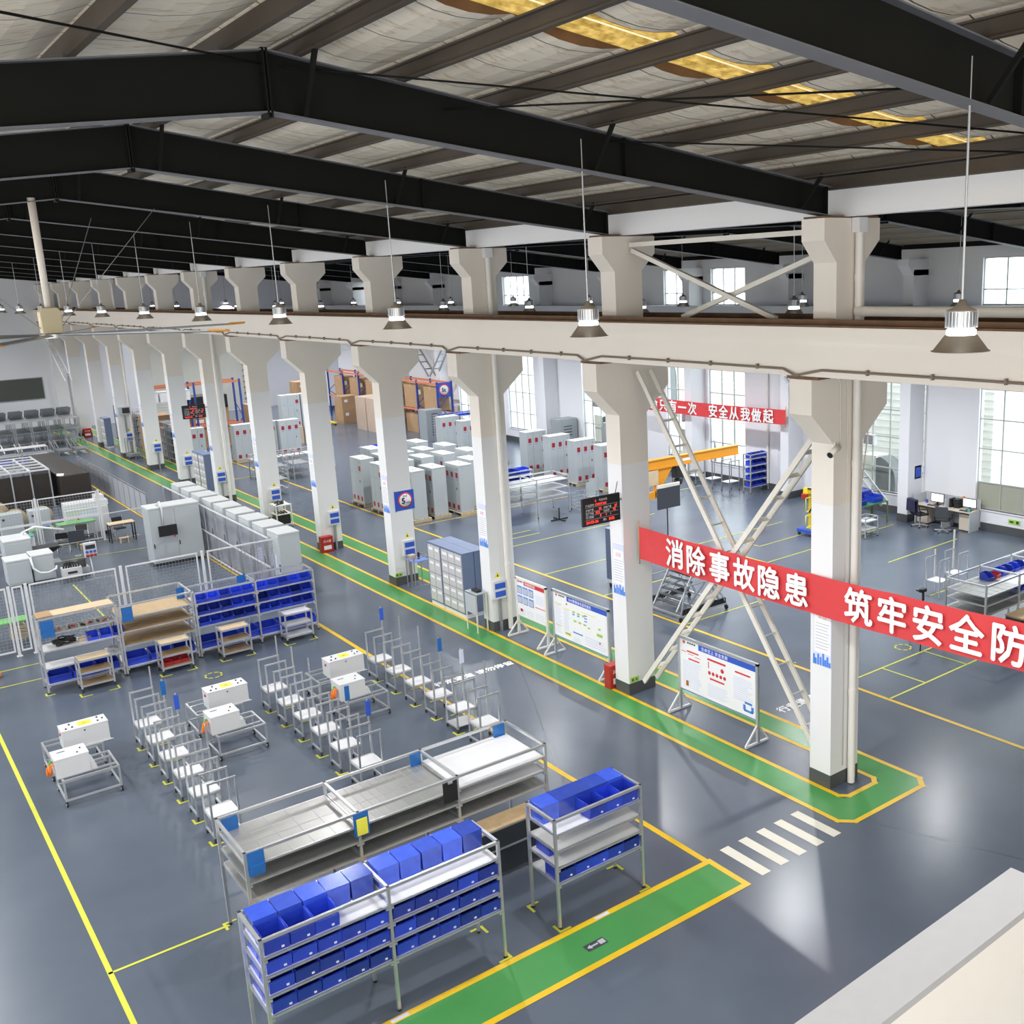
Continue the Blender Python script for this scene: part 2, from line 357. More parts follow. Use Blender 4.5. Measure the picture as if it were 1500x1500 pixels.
for x_, y_, sx, sy_ in ((7.42,11.38,1,1),(9.15,11.38,-1,1),(7.40,12.24,1,-1),(9.15,12.24,-1,-1),(6.54,11.38,-1,1),(6.58,12.28,-1,-1),(3.58,14.98,1,-1),(3.05,12.3,1,-1),(3.2,27.3,1,1),(3.7,13.6,1,1)): corner(x_, y_, sx, sy_)
for x_ in (3.85, 5.72, 7.24, 8.98):
    corner(x_, 26.6, 1, 1, .22); corner(x_+.86, 26.6, -1, 1, .22)
for k in range(8):                                  # dashed rings painted on the floor
    a0, a1 = k*math.pi/4, k*math.pi/4+0.32
    for cx, cy_ in ((6.75, 25.8), (20.77, 15.15)): pl([(cx+.2*math.cos(a0), cy_+.2*math.sin(a0)), (cx+.2*math.cos(a1), cy_+.2*math.sin(a1))], 0.05, l)
for (a,b) in ((21.6,32.0),(21.6,32.6)): pl([(19.6,b),(20.9,b)], 0.05, l)
l.build('lime_tape_marking', lime_floor, floor)
c = MB()
for k in range(5):
    x0 = 10.74+k*0.437; strip(c, x0, x0+0.2, 10.42, 11.42)
for k in range(3): strip(c, 11.5+k*.45, 11.75+k*.45, 69.7, 71.0)
c.build('crosswalk_stripe_marking', white_floor, floor)
text_obj('行走通道 请勿停留', 0.27, frame_mtx((10.62,21.14,Z2),(1,0,0),(0,1,0)), letter_white, floor, 'lettering_marking', 0.01, 1.0, 0)
text_obj('行走通道', 0.30, frame_mtx((15.6,14.5,Z2),(1,0,0),(0,1,0)), letter_white, floor, 'lettering_marking', 0.01, 1.02, 0)
a = MB(); strip(a, 7.46, 7.82, 10.72, 10.88, 0.006); a.mi = 1; a.poly([(7.49,10.80,.007),(7.56,10.75,.007),(7.56,10.785,.007),(7.68,10.785,.007),(7.68,10.815,.007),(7.56,10.815,.007),(7.56,10.85,.007)]); strip(a, 7.70, 7.80, 10.75, 10.85, 0.007)
a.build('arrow_plate_marking', [mat('dark_plate', (0.06,0.07,0.08), 0.4), print_grey], floor)
bl = MB(); strip(bl, 8.0, 8.26, 11.26, 11.32, 0.0075); strip(bl, 4.6, 4.86, 11.26, 11.32, 0.0075); bl.build('blue_floor_tag_marking', print_lilac, floor)
j = MB(); pl([(13.4,10.2),(14.9,6.2)], 0.02, j, 0.002); pl([(9.6,14),(12.9,21)], 0.015, j, 0.002); j.build('floor_joint_line', mat('joint_dark', (0.05,0.06,0.08), 0.4), floor)

# ---- roof geometry
RX, MX = 4.45, 14.11                           # ridge, line between the two bays
def zr_top(x):                                 # top of the rafters
    if x < MX: return 12.10-0.135*abs(x-RX)
    return 11.22-0.038*(23.1-x) if x < 23.1 else 11.22-0.121*(x-23.1)
def zr_bot(x):
    if x < MX: return 11.46-0.115*abs(x-RX)
    return 10.66-0.028*(23.1-x) if x < 23.1 else 10.66-0.114*(x-23.1)
RX2 = 23.1
PX = [-5.3,-3.2,-1.8,-0.4,1.0,2.5,4.05,4.85,6.1,7.5,8.9,10.3,11.7,13.05,13.85]
PX2 = [14.5,15.3,16.7,18.1,19.5,20.9,22.3,22.75,23.5,24.9,26.3,27.7,29.1,30.5,31.7,32.6]
def slope_sheet(xs, name):
    mb = MB(); ys = [-6.2+6*k for k in range(0, 16)]
    for x0, x1 in zip(xs, xs[1:]):
        for i in range(5):
            ta, tb = i/5, (i+1)/5
            za = lambda t: (zr_top(x0)*(1-t)+zr_top(x1)*t)+0.27-0.11*(1-(2*t-1)**2)
            xa, xb = x0+(x1-x0)*ta, x0+(x1-x0)*tb
            segs = [(-12.3, 8.45), (9.3, YEND+1)] if name == 'ceiling' and xs[0] > RX-1 else [(-12.3, YEND+1)]
            for y0, y1 in segs:
                mb.quad((xa,y0,za(ta)),(xb,y0,za(tb)),(xb,y1,za(tb)),(xa,y1,za(ta)))
    o = struct(mb.build(name, sheet_m if name != 'ceiling_beyond' else mat('dark_roof_underside', (0.05,0.055,0.052), 0.7, 0, 0.3, 1)));  # second bay sheet darkened in the colour because less light reaches it
    for p in o.data.polygons: p.use_smooth = True
    return o
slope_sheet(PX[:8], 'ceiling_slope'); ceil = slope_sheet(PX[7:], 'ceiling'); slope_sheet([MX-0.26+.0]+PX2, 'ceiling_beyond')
sk = MB(); rb = MB(); ck = MB()
for x0, x1 in zip(PX[7:], PX[8:]):
    za, zb = zr_top(x0)+.27, zr_top(x1)+.27
    pts = [(8.43,0),(8.60,0),(8.63,.03),(8.70,.03),(8.73,0),(8.80,0),(8.83,.04),(8.90,.04),(8.93,0),(9.05,0),(9.08,.03),(9.15,.03),(9.18,0),(9.32,0)]
    for (ya, ha), (yb, hb) in zip(pts, pts[1:]): sk.quad((x0,ya,za+ha),(x1,ya,zb+ha),(x1,yb,zb+hb),(x0,yb,za+hb))
    rb.quad((x0,8.82,za+.025),(x1,8.82,zb+.025),(x1,8.91,zb+.025),(x0,8.91,za+.025))
    for yy in (8.45, 9.30):
        for q in range(5):
            ta, tb = q/5, (q+1)/5; f = lambda t: zr_top(x0)*(1-t)+zr_top(x1)*t
            g_ = lambda t: f(t)+.27-.11*(1-(2*t-1)**2)
            xa, xb = x0+(x1-x0)*ta, x0+(x1-x0)*tb
            ck.quad((xa,yy,g_(ta)-.004),(xb,yy,g_(tb)-.004),(xb,yy,f(tb)+.30),(xa,yy,f(ta)+.30))
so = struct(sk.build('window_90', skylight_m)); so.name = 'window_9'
rb.build('clear_rib_pane', mat('bright_rib', (0.8,0.72,0.5), 0.5, emit=(1.0,0.80,0.45), es=0.9), so); ck.build('window_trim', rust_m, so)  # rib glows to stand in for daylight coming through the skylight

def rafter(yc, xa, xb):
    n = MB(); cx = RX if xa < MX-1 else RX2
    xs = [xa, cx, xb]; 
    for x0, x1 in ((xa, cx), (cx, xb)):
        n.prism([(x0, zr_bot(x0)), (x1, zr_bot(x1)), (x1, zr_top(x1)), (x0, zr_top(x0))], yc-0.006, yc+0.006)
    for x0 in (cx-0.02, cx+0.02): n.box(x0-.012, x0+.012, yc-.11, yc+.11, zr_bot(cx)-.06, zr_top(cx)+.02)
    for x0 in (xa+.12, xb-.12, cx-3.4, cx+5.0):
        if xa+.1 < x0 < xb-.1: n.box(x0-.008, x0+.008, yc-.10, yc+.10, zr_bot(x0), zr_top(x0))
    o = struct(n.build('rafter_beam', rafter_m))
    f = MB()
    for x0, x1 in ((xa, cx), (cx, xb)):
        for zf, e in ((zr_bot, -1), (zr_top, 1)):
            f.prism([(x0, zf(x0)-.008), (x1, zf(x1)-.008), (x1, zf(x1)+.008), (x0, zf(x0)+.008)], yc-.11, yc+.11)
    f.build('flange', flange_m, o)
    for px in (PX if xa < MX-1 else PX2)[1::3]:
        if xa+.3 < px < xb-.3:
            b = MB(); b.bar((px, yc-.55, zr_top(px)+.04), (px, yc-.1, zr_bot(px)+.03), 0.05); b.build('fly_brace', rafter_m, o)
            b = MB(); b.bar((px, yc+.55, zr_top(px)+.04), (px, yc+.1, zr_bot(px)+.03), 0.05); b.build('fly_brace', rafter_m, o)
    return o
for yc in [5.82+6*k for k in range(0, 14)]:
    if yc < YEND-0.5: rafter(yc, -4.9, 13.82); rafter(yc, 14.40, 31.9)
for i, px in enumerate(PX[1:-1]+PX2[1:-1]):
    m_ = MB(); z0 = zr_top(px)+.012
    s = 1 if (px < RX or (px > MX and px < RX2)) else -1
    m_.prism([(px-.03*s, z0), (px+.05*s, z0), (px+.05*s, z0+.02), (px-.01*s, z0+.02), (px-.01*s, z0+.18), (px+.05*s, z0+.18), (px+.05*s, z0+.2), (px-.03*s, z0+.2)], -6, YEND)
    struct(m_.build('purlin_beam', purlin_m if px < MX else mat('pale_purlin_paint', (0.34,0.31,0.26), 0.6)))  # second bay purlins paler, light on their undersides put into the colour
# ties in the roof plane
for i, (p, q) in enumerate((((-1.5,5.9,zr_top(-1.5)-.15),(4.4,11.7,zr_top(4.4)-.15)),((4.6,11.7,zr_top(4.6)-.15),(13.0,5.95,zr_top(13)-.15)),((9.0,11.6,zr_top(9)-.15),(13.7,5.95,zr_top(13.7)-.15)),((9.5,5.95,zr_top(9.5)-.2),(6.6,11.7,zr_top(6.6)-.2)))):
    t = MB(); t.tube([p, q], 0.012, 5)
    tag(t.build('tie_rod', rafter_m), ['dark steel tie rod crossing from the roof ridge over the first bay','long thin dark tie rod running level under the stained roof cloth','dark tie rod slanting down to the first white column head','short dark tie rod ending at the big first rafter flange'][i], 'tie rod')

# ---- columns
def column(k, yc, far=False):
    n = MB(); y0, y1 = yc, yc+0.5
    n.box(CX0, CX1, y0, y1, 0.28, 5.45); o = struct(n.build('column', white_paint))
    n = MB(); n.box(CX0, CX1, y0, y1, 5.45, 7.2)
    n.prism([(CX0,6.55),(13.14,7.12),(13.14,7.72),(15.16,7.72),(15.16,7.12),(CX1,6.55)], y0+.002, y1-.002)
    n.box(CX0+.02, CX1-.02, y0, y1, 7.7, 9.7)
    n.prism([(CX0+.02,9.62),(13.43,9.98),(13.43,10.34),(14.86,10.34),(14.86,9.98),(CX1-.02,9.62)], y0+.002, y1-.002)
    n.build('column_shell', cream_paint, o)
    n = MB(); n.box(CX0-.006, CX1+.006, y0-.006, y1+.006, 0, 0.28); n.build('column_trim', skirt_m, o)
    n = MB(); n.box(13.46, 13.95, y0+.02, y1-.02, 10.34, 10.375); n.box(14.32, 14.84, y0+.02, y1-.02, 10.34, 10.375); n.build('bearing_plate', rust_m, o)
    return o
cols = [column(k, yc) for k, yc in enumerate(CY)]
# ---- crane girders on the corbels and the fascia under the valley
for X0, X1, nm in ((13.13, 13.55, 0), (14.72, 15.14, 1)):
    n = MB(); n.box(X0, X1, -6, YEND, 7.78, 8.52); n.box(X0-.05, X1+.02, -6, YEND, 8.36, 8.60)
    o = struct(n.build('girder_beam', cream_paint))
    n = MB(); n.box(X0-.02, X1, -6, YEND, 8.60, 8.63); n.bar(((X0+X1)/2,-6,8.67),((X0+X1)/2,YEND,8.67), .06, .08); n.build('crane_rail_trim', rust_m, o)
    n = MB()
    for yc in CY: n.box(X0+.05, X1-.05, yc-.1, yc+.6, 7.72, 7.78)
    n.build('bearing_trim', rust_m, o)
n = MB(); n.box(13.98, 14.24, -6, YEND, 10.36, 10.80); struct(n.build('fascia_beam', white_paint))
n = MB(); n.box(13.80, 14.42, -6, YEND, 10.80, 10.84); n.bar((13.83,-6,10.9),(13.83,YEND,10.9),.03,.2); struct(n.build('valley_gutter_trim', purlin_m))
# ---- far end wall, right wall
n = MB(); n.box(-8, 34, YEND, YEND+.3, 0, 12.5); o = struct(n.build('wall_far', wall_m))
n = MB(); n.box(8, 13.7, YEND-.02, YEND, 0, .35); n.build('wall_trim', skirt_m, o)
RWX = 32.5
n = MB(); n.box(-5.4, -5.1, -12, YEND, 0, 11.3); struct(n.build('wall_left', wall_m))
n = MB(); n.box(-5.4, RWX+.3, -12.3, -12, 0, 12.6); struct(n.build('wall_back', wall_m))
WIN = [(12.2,15.0),(18.0,20.76),(23.0,26.3),(32.45,34.82),(35.48,37.82),(41.8,44.75),(49.4,52.3),(55.5,58.2)]
UPW = [(11.8,14.8),(18.2,20.85),(32.4,34.55),(35.4,37.8),(49.4,52.2),(69.8,72.2)]
n = MB()
def wall_band(z0, z1, holes):
    yy = -12.0
    for a_, b_ in holes:
        n.box(RWX, RWX+.3, yy, a_, z0, z1); yy = b_
    n.box(RWX, RWX+.3, yy, YEND, z0, z1)
n.box(RWX, RWX+.3, -12, YEND, 0, .78); wall_band(.78, 7.3, WIN); n.box(RWX, RWX+.3, -12, YEND, 7.3, 8.0)
o = struct(n.build('wall_right', wall_m))
n = MB(); n.box(RWX, RWX+.3, -12, YEND, 8.0, 8.02); wall_band(8.02, 9.64, UPW); n.box(RWX, RWX+.3, -12, YEND, 9.64, 10.03); struct(n.build('wall_upper', upwall_m))
n = MB(); n.box(RWX-.1, RWX+.32, -12, YEND, 10.03, 10.7); struct(n.build('eave_beam', rafter_m))
n = MB(); n.box(RWX-.03, RWX, -6, YEND, 0, .3); struct(n.build('baseboard_right', skirt_m))
for k in range(-1, 12):
    yc = 11.05+6*k
    n = MB(); n.box(31.62, RWX, yc, yc+.45, 0.3, 7.0); n.prism([(31.62,6.5),(31.15,7.0),(31.15,7.22),(RWX,7.22),(RWX,6.5)], yc, yc+.45)
    o = struct(n.build('column', wall_m))
    n = MB(); n.box(31.62, RWX, yc, yc+.45, 7.2, 9.3); n.prism([(31.62,9.1),(31.3,9.45),(31.3,9.68),(RWX,9.68),(RWX,9.1)], yc, yc+.45); n.build('column_shell', upwall_m, o)
    n = MB(); n.box(31.61, RWX-.03, yc-.01, yc+.46, 0, .3); n.build('column_trim', skirt_m, o)
n = MB(); n.box(31.1, 31.5, -6, YEND, 7.22, 8.05); struct(n.build('wall_girder_beam', upwall_m))
wn = 0
def window(y0, y1, z0, z1, trans, lower_frost):
    global wn; wn += 1
    f = MB(); x = RWX+.12; k = max(2, round((y1-y0)/.8)); st = (y1-y0)/k
    for i in range(k+1): f.box(x-.025, x+.025, y0+i*st-.022, y0+i*st+.022, z0, z1)
    for zz in [z0+.02]+trans+[z1-.02]: f.box(x-.022, x+.022, y0, y1, zz-.02, zz+.02)
    o = struct(f.build('window_%d' % wn, mat('window_frame_grey', (0.40,0.42,0.40), 0.5)))
    p = MB()
    if lower_frost: p.quad((x+.005,y0,trans[0]),(x+.005,y1,trans[0]),(x+.005,y1,z1),(x+.005,y0,z1))
    else: p.quad((x+.005,y0,z0),(x+.005,y1,z0),(x+.005,y1,z1),(x+.005,y0,z1))
    p.build('window_pane', glass_m, o)
    if lower_frost:
        p = MB(); p.quad((x+.004,y0,z0),(x+.004,y1,z0),(x+.004,y1,trans[0]),(x+.004,y0,trans[0])); p.build('frosted_pane', frost, o)
    s = MB(); s.box(RWX-.04, RWX+.14, y0-.05, y1+.05, z0-.04, z0); s.build('window_sill', wall_m, o)
    return o
for i, (a_, b_) in enumerate(WIN): window(a_, b_, .78, 7.3, [1.75,2.97,4.04,5.1,6.2], i < 2)
for a_, b_ in UPW: window(a_, b_, 8.02, 9.64, [8.56], False)
# louvred vent boxes set in the windows
for i, (yy, zz) in enumerate(((36.45,2.72),(25.62,2.8),(43.6,2.9))):
    n = MB(); n.box(RWX+.0, RWX+.2, yy-.27, yy+.27, zz-.2, zz+.2); r = n.build('wall_vent', box_white)
    tag(r, ['white louvred vent box in window behind the red banner','white louvred vent box beside the first column drain pipe','white louvred vent box in far window past the arch'][i], 'vent')
    n = MB()
    for q in range(6): n.box(RWX-.012, RWX+.0, yy-.22, yy-.02, zz-.17+q*.058, zz-.14+q*.058); n.box(RWX-.012, RWX+.0, yy+.02, yy+.22, zz-.17+q*.058, zz-.14+q*.058)
    n.build('louvre', print_dark, r)
for i, (yy, zz) in enumerate(((36.0,1.2),(25.1,1.2),(43.1,1.3))):
    t = thing('air_duct', ['rounded grey air duct outside the window behind the red banner','rounded grey air duct outside the window past the first column','rounded grey air duct outside the far window past the cabinets'][i], 'duct', (RWX+.35, yy, -.1))
    n = MB(); n.prism([(-.55,0),(.4,0),(.4,zz+.9)]+[(.4-.95*math.sin(a*math.pi/16), zz+.05+.95*math.cos(a*math.pi/16)) for a in range(1,9)], 0, .7, 'x'); n.build('duct_shell', mat('duct_grey',(.16,.17,.17),.5), t)
    n = MB(); n.box(.0,.75,.4,1.1,0,zz+1.0); n.build('cooler_box', mat('pale_siding',(.74,.72,.64),.7), t)
# roller door in the far wall of the second bay
n = MB(); n.box(20.2, 27.4, YEND-.08, YEND, 0, 7.0)
for q in range(35): n.box(20.2, 27.4, YEND-.1, YEND-.08, q*.2, q*.2+.03)
o = struct(n.build('door_1', beige_door))
n = MB(); n.box(27.4, 27.55, YEND-.2, YEND, 0, 7.0)
for q in range(15): n.box(27.25, 27.4, YEND-.2, YEND-.12, .4+q*.45, .46+q*.45)
n.build('door_track', skirt_m, o)
n = MB(); n.box(19.2, 20.1, YEND-.01, YEND, .35, .36); 
# ---- outside: ground, pale neighbouring building with an arched gateway, trees
n = MB(); n.box(34, 90, -40, 130, -.3, -.1); struct(n.build('ground', mat('asphalt_yard', (0.45,0.45,0.43), 0.8)))
n = MB(); n.box(46, 47, 29.5, 90, -.1, 6.8); o = n.build('neighbour_building', mat('pale_siding', (0.74,0.72,0.64), 0.7)); tag(o, 'pale cream neighbouring building with siding seen through the windows', 'building')
n = MB()
for q in range(22): n.box(45.96, 46, 29.5, 90, q*.3, q*.3+.03)
n.build('siding', mat('siding_shadow', (0.62,0.61,0.55), 0.7), o)
for yy in (34.2, 44.0, 54.0):
    n = MB(); pts = [(yy-1.6, -.1), (yy+1.6, -.1)]+[(yy+1.6*math.cos(a*math.pi/10), 2.6+1.6*math.sin(a*math.pi/10)) for a in range(11)]
    n.prism(pts, 45.9, 45.97, 'x'); n.build('arched_gateway', mat('gateway_dark', (0.20,0.22,0.22), 0.6), o)
n = MB(); n.box(36.0,40.0,22.35,29.0,-.1,8.0); an = n.build('siding_annex', mat('pale_siding',(.74,.72,.64),.7)); tag(an, 'cream sided annex close outside the end window past the desks', 'building'); n = MB()
for q in range(27): n.box(35.96,36.0,22.35,29.0,q*.3,q*.3+.02); n.box(36.0,40.0,22.31,22.35,q*.3,q*.3+.02)
n.build('siding', mat('siding_shadow', (0.62,0.61,0.55), 0.7), an)
leafm = mat('shrub_leaf', (0.09, 0.11, 0.09), 0.8, 0, 0.5, 8)
random.seed(7)
for i, (tx, ty) in enumerate(((38.6,20.6),(39.6,21.9),(41.0,23.4),(42.5,25.0),(40.2,19.2))):
    t = thing('yard_shrub', [f'grey-green yard shrub outside, {q} seen through the end window' for q in ('first','second','third','fourth','fifth')][i], 'shrub', (tx, ty, -.1)); t.scale = (.5,.5,.42)
    b = MB(); b.tube([(0,0,0),(.05,.1,1.4),(0,0,3.2)], .16, 8); b.build('trunk', mat('bark', (0.12,0.09,0.06), 0.9), t)
    cb = MB()
    for q in range(260):
        th, ph = random.random()*6.28, random.random()*3.14; rr = random.uniform(.7,1.0)
        px_, py_, pz_ = 1.9*rr*math.sin(ph)*math.cos(th), 1.9*rr*math.sin(ph)*math.sin(th), 3.4+1.7*rr*math.cos(ph); s_ = random.uniform(.15,.35)
        a1, a2 = Vector((random.uniform(-1,1),random.uniform(-1,1),random.uniform(-1,1)))*s_, Vector((random.uniform(-1,1),random.uniform(-1,1),random.uniform(-1,1)))*s_
        c0 = Vector((px_,py_,pz_)); cb.quad(tuple(c0), tuple(c0+a1), tuple(c0+a1+a2), tuple(c0+a2))
    cb.build('foliage', leafm, t)
# ---- white partition wall below the viewpoint
n = MB(); 
o = MB(); o.prism([(-3.0,4.33),(8.07,4.61),(8.09,4.22),(-2.98,3.92)], 0, 3.93, 'z'); pw = struct(o.build('wall_partition', mat('warm_white_plaster', (0.84,0.81,0.75), 0.6, 0, 0.02)))
o = MB(); o.prism([(-3.0,4.35),(8.10,4.63),(8.12,4.20),(-2.98,3.90)], 3.93, 4.0, 'z'); o.build('coping_trim', mat('coping_white', (0.42,0.42,0.43), 0.7, 0, 0.05, 6), pw)  # coping darkened in the colour so its top looks shaded
# ================================================================ NEAR BAY: racks, bins, trolleys
def bin_mesh(w, d, h, name='storage_bin', m=None, lip=.8):
    """open-fronted hopper bin: front faces -Y, origin at the bottom centre"""
    n = MB(); t = .012; hw = w/2
    side = [(d/2,0),(d/2,h),(-d*.30 if lip > .6 else -d*.1,h),(-d*.44,h*lip),(-d*.52,h*(lip-.04)),(-d*.44,0)]
    for sx in (-1, 1): n.prism(side, sx*(hw-t), sx*hw, 'x')
    n.box(-hw, hw, d/2-t, d/2, 0, h); n.box(-hw+t, hw-t, -d*.44, d/2-t, 0, t)
    n.prism([(-d*.44,0),(-d*.52,h*(lip-.1)),(-d*.56,h*lip),(-d*.48,h*lip),(-d*.42,0)], -hw+t, hw-t, 'x')
    n.box(-hw-.008, hw+.008, d/2-.006, d/2+.008, h-.03, h); 
    for sx in (-1, 1): n.box(min(sx*hw, sx*(hw+.008)), max(sx*hw, sx*(hw+.008)), -d*.1, d/2, h-.022, h)
    return n.build(name, m or blue_bin)
def cubebin_mesh(w, d, h):
    n = MB(); hw, hd = w/2, d/2
    b = [(-hw*.94,-hd*.94,0),(hw*.94,-hd*.94,0),(hw*.94,hd*.94,0),(-hw*.94,hd*.94,0)]; tq = [(-hw,-hd,h),(hw,-hd,h),(hw,hd,h),(-hw,hd,h)]
    n.poly(list(reversed(b))); n.poly(tq)
    for i in range(4): j = (i+1)%4; n.poly([b[i], b[j], tq[j], tq[i]])
    o = n.build('storage_bin', blue_film, bevel=.012)
    return o
def with_label(o, w, d, h):
    l = MB(); l.box(.05, .085, -d*.505, -d*.475, h*.18, h*.28); l.build('label_holder', paper, o); return o
PB = {}
def put_bin(kind, loc, label, group, rz=0, z=0):
    if kind not in PB:
        if kind == 'std': o = with_label(bin_mesh(.315, .37, .232), .315, .37, .232)
        elif kind == 'plain': o = bin_mesh(.295, .37, .225, lip=.45)
        elif kind == 'cube': o = cubebin_mesh(.312, .35, .285)
        elif kind == 'small': o = bin_mesh(.255, .28, .19, lip=.45)
        elif kind == 'big': o = bin_mesh(.52, .5, .24)
        elif kind == 'red': o = bin_mesh(.2, .3, .13, 'storage_bin', red_bin)
        elif kind == 'pale': o = bin_mesh(.315, .37, .20, 'storage_bin', blue_light)
        o['category'] = 'bin'; PB[kind] = Proto(o)
    return PB[kind].put(loc, rz or (random.uniform(-.03,.03) if kind in ('std','cube') else 0), label, group)

def rack(name, label, X0, Y0, W, D, H, bays, shelves, group=None, prof=.042, top_frame=True, doc=(), shelf_mats=None, low_back=True, trays=True, cat='rack', castors=False):
    t = thing(name, label, cat, (X0, Y0, 0), 0, group); bw = W/bays
    for i in range(bays+1):
        for yy in (0, D):
            p = MB(); x = i*bw; p.box(x-prof/2, x+prof/2, yy-prof/2, yy+prof/2, .03, H); q = p.build('post', alu, t)
            f = MB(); f.cyl((x, yy, 0), .028, .03, 10); f.build('foot', black, q)
            cp = MB(); cp.box(x-prof/2, x+prof/2, yy-prof/2, yy+prof/2, H, H+.006); cp.build('post_cap', black, q)
    for i in range(bays):
        xa, xb = i*bw+prof/2, (i+1)*bw-prof/2
        if top_frame:
            f = MB(); zt = H-prof/2
            for yy in (0, D): f = MB(); f.bar((xa,yy,zt),(xb,yy,zt), prof); f.build('top_rail', alu, t)
    if top_frame:
        for i in range(bays+1):
            f = MB(); f.bar((i*bw,prof/2,H-prof/2),(i*bw,D-prof/2,H-prof/2), prof); f.build('top_rail', alu, t)
    for i in range(bays):
        xa, xb = i*bw+prof/2, (i+1)*bw-prof/2
        zs = shelves[i] if isinstance(shelves[0], (list, tuple)) else shelves
        for k, z in enumerate(zs):
            f = MB()
            for yy in (0, D): f.bar((xa,yy,z),(xb,yy,z), .03)
            for x in (xa, xb): f.bar((x,0,z),(x,D,z), .03)
            for x in (xa+.01, xb-.01): f.box(x-.025, x+.025, -.02, .03, z-.055, z-.02)
            r_ = f.build('shelf_frame', alu, t)
            sm = shelf_mats[i][k] if shelf_mats else tray_white
            if sm is not None:
                b = MB(); b.box(xa+.012, xb-.012, .012, D-.012, z+.006, z+.016)
                if sm is tray_steel:
                    b.mi = 1; nn = 5 if i == 0 else 12
                    for q in range(1, nn): b.box(xa+(xb-xa)*q/nn-.006, xa+(xb-xa)*q/nn+.006, .015, D-.015, z+.016, z+.021)
                    for q in range(1, 4): b.box(xa+.02, xb-.02, D*q/4-.004, D*q/4+.004, z+.016, z+.019)
                    b.build('shelf_board', [sm, dalu], r_)
                else: b.build('shelf_board', sm, r_)
    return t

BW = 1.69
R1 = rack('bin_rack', 'double-bay aluminium rack full of blue bins beside the green walkway', 3.11, 11.43, 3.37, .76, 1.875, 2, [1.60, 1.335, 1.055, .775])
def tier_name(k): return ['lowest', 'second', 'third', 'top'][k]
def fill(rname, X0, Y0, bw, zs, n, kind='std', depth=.2, group='', cols=None, yoff=.19, word='bin'):
    for k, z in enumerate(zs):
        for i in range(n):
            if cols and i not in cols: continue
            yield k, i, (X0+bw*(i+.5)/n, Y0+yoff, z+.016)
HB = ['parapet-end bay of the double bin rack', 'lane-end bay of the double bin rack']
for b_ in range(2):
    nm = ['tape-side bay of double rack', 'column-side bay of double rack'][b_]
    for k, z in enumerate([.775, 1.055, 1.335]):
        for i in range(5):
            put_bin('std', (3.15+b_*BW+ (BW-.06)*(i+.5)/5, 11.43+.19, z+.016), f'blue hopper bin, {ORD[i]} toward the columns on {["lowest","middle","upper"][k]} shelf, {nm}', 'bins on the double bin rack')
    for i in range(5):
        put_bin('cube', (3.15+b_*BW+(BW-.06)*(i+.5)/5, 11.43+.57, 1.616), f'blue film-covered bin, {ORD[i]} toward the columns, rear of top tray, {nm}', 'film covered bins on the double bin rack')
for i in range(3): put_bin('std', (3.15+(BW-.06)*(i+.5)/5, 11.43+.19, 1.616), f'blue hopper bin, {ORD[i]} toward the columns, front of top tray, tape-side bay of double rack', 'bins on the double bin rack')
for k, z in enumerate([.775, 1.055, 1.335]):
    put_bin('std', (3.32, 11.43+.57, z+.016), f'blue rear bin at tape-side end of {["lowest","middle","upper"][k]} shelf, double bin rack', 'bins on the double bin rack')
R2 = rack('bin_rack', 'single-bay aluminium rack with two tiers of blue bins at the yellow corner', 7.46, 11.45, 1.63, .73, 1.80, 1, [1.54, 1.27, 1.00, .73])
for i in range(5):
    put_bin('cube', (7.5+1.55*(i+.5)/5, 11.45+.54, 1.556), f'blue covered bin, {ORD[i]} toward the columns, rear of top tray, single-bay bin rack', 'bins on the single bin rack')
    put_bin('std', (7.5+1.55*(i+.5)/5, 11.45+.19, .746), f'blue hopper bin, {ORD[i]} toward the columns on lowest shelf of single-bay bin rack', 'bins on the single bin rack')
for i in (2, 3, 4): put_bin('std', (7.5+1.55*(i+.5)/5, 11.45+.19, 1.556), f'blue hopper bin, {ORD[i]} toward the columns, front of top tray, single-bay bin rack', 'bins on the single bin rack')
put_bin('pale', (8.55, 11.45+.5, 1.286), 'pale blue bin alone under the top tray of single-bay bin rack', None)  # added bin shape stands in for the blue reflection of the bins
put_bin('plain', (7.7, 11.45+.5, 1.016), 'blue bin alone on the second shelf of single-bay bin rack', None)

R3 = rack('shelf_rack', 'long three-bay aluminium rack with empty steel and white trays', 3.66, 13.66, 5.13, 1.26, 1.80, 3, [1.56, 1.30, 1.04],
          shelf_mats=[[tray_steel]*3, [tray_steel]*3, [tray_white, tray_white, tray_steel]])
def hung(name, label, cat, loc, w, h, m, extra=None, facing='y', group=None):
    t = thing(name, label, cat, loc, 0, group); n = MB(); n.box(-w/2, w/2, -.012, 0, -h, 0); p = n.build('back_panel', m, t)
    n = MB(); n.box(-w/2+.01, w/2-.01, -.045, -.012, -h, -h*.55); n.build('front_pocket', m, t)
    if extra: n = MB(); n.box(-w/2+.03, w/2-.04, -.055, -.045, -h*.95, -h*.2); n.build('card', extra, t)
    return t
hung('document_holder', 'blue acrylic document holder hanging at the tape-side corner of the long rack', 'document holder', (3.80, 13.63, 1.79), .24, .36, blue_light)
hung('document_holder', 'blue document holder with yellow card at first inner post of long rack', 'document holder', (5.40, 13.63, 1.79), .24, .36, blue_light, yellow_lab)
hung('document_holder', 'blue sheet holder at the rear tape-side corner of the long rack', 'document holder', (3.84, 14.88, 1.78), .24, .36, blue_light)
hung('document_holder', 'blue sheet holder at the rear second inner post of long rack', 'document holder', (6.96, 14.88, 1.78), .2, .36, blue_light)
hung('document_holder', 'blue sheet holder at the rear lane-side corner of the long rack', 'document holder', (8.62, 14.88, 1.78), .24, .36, blue_light)
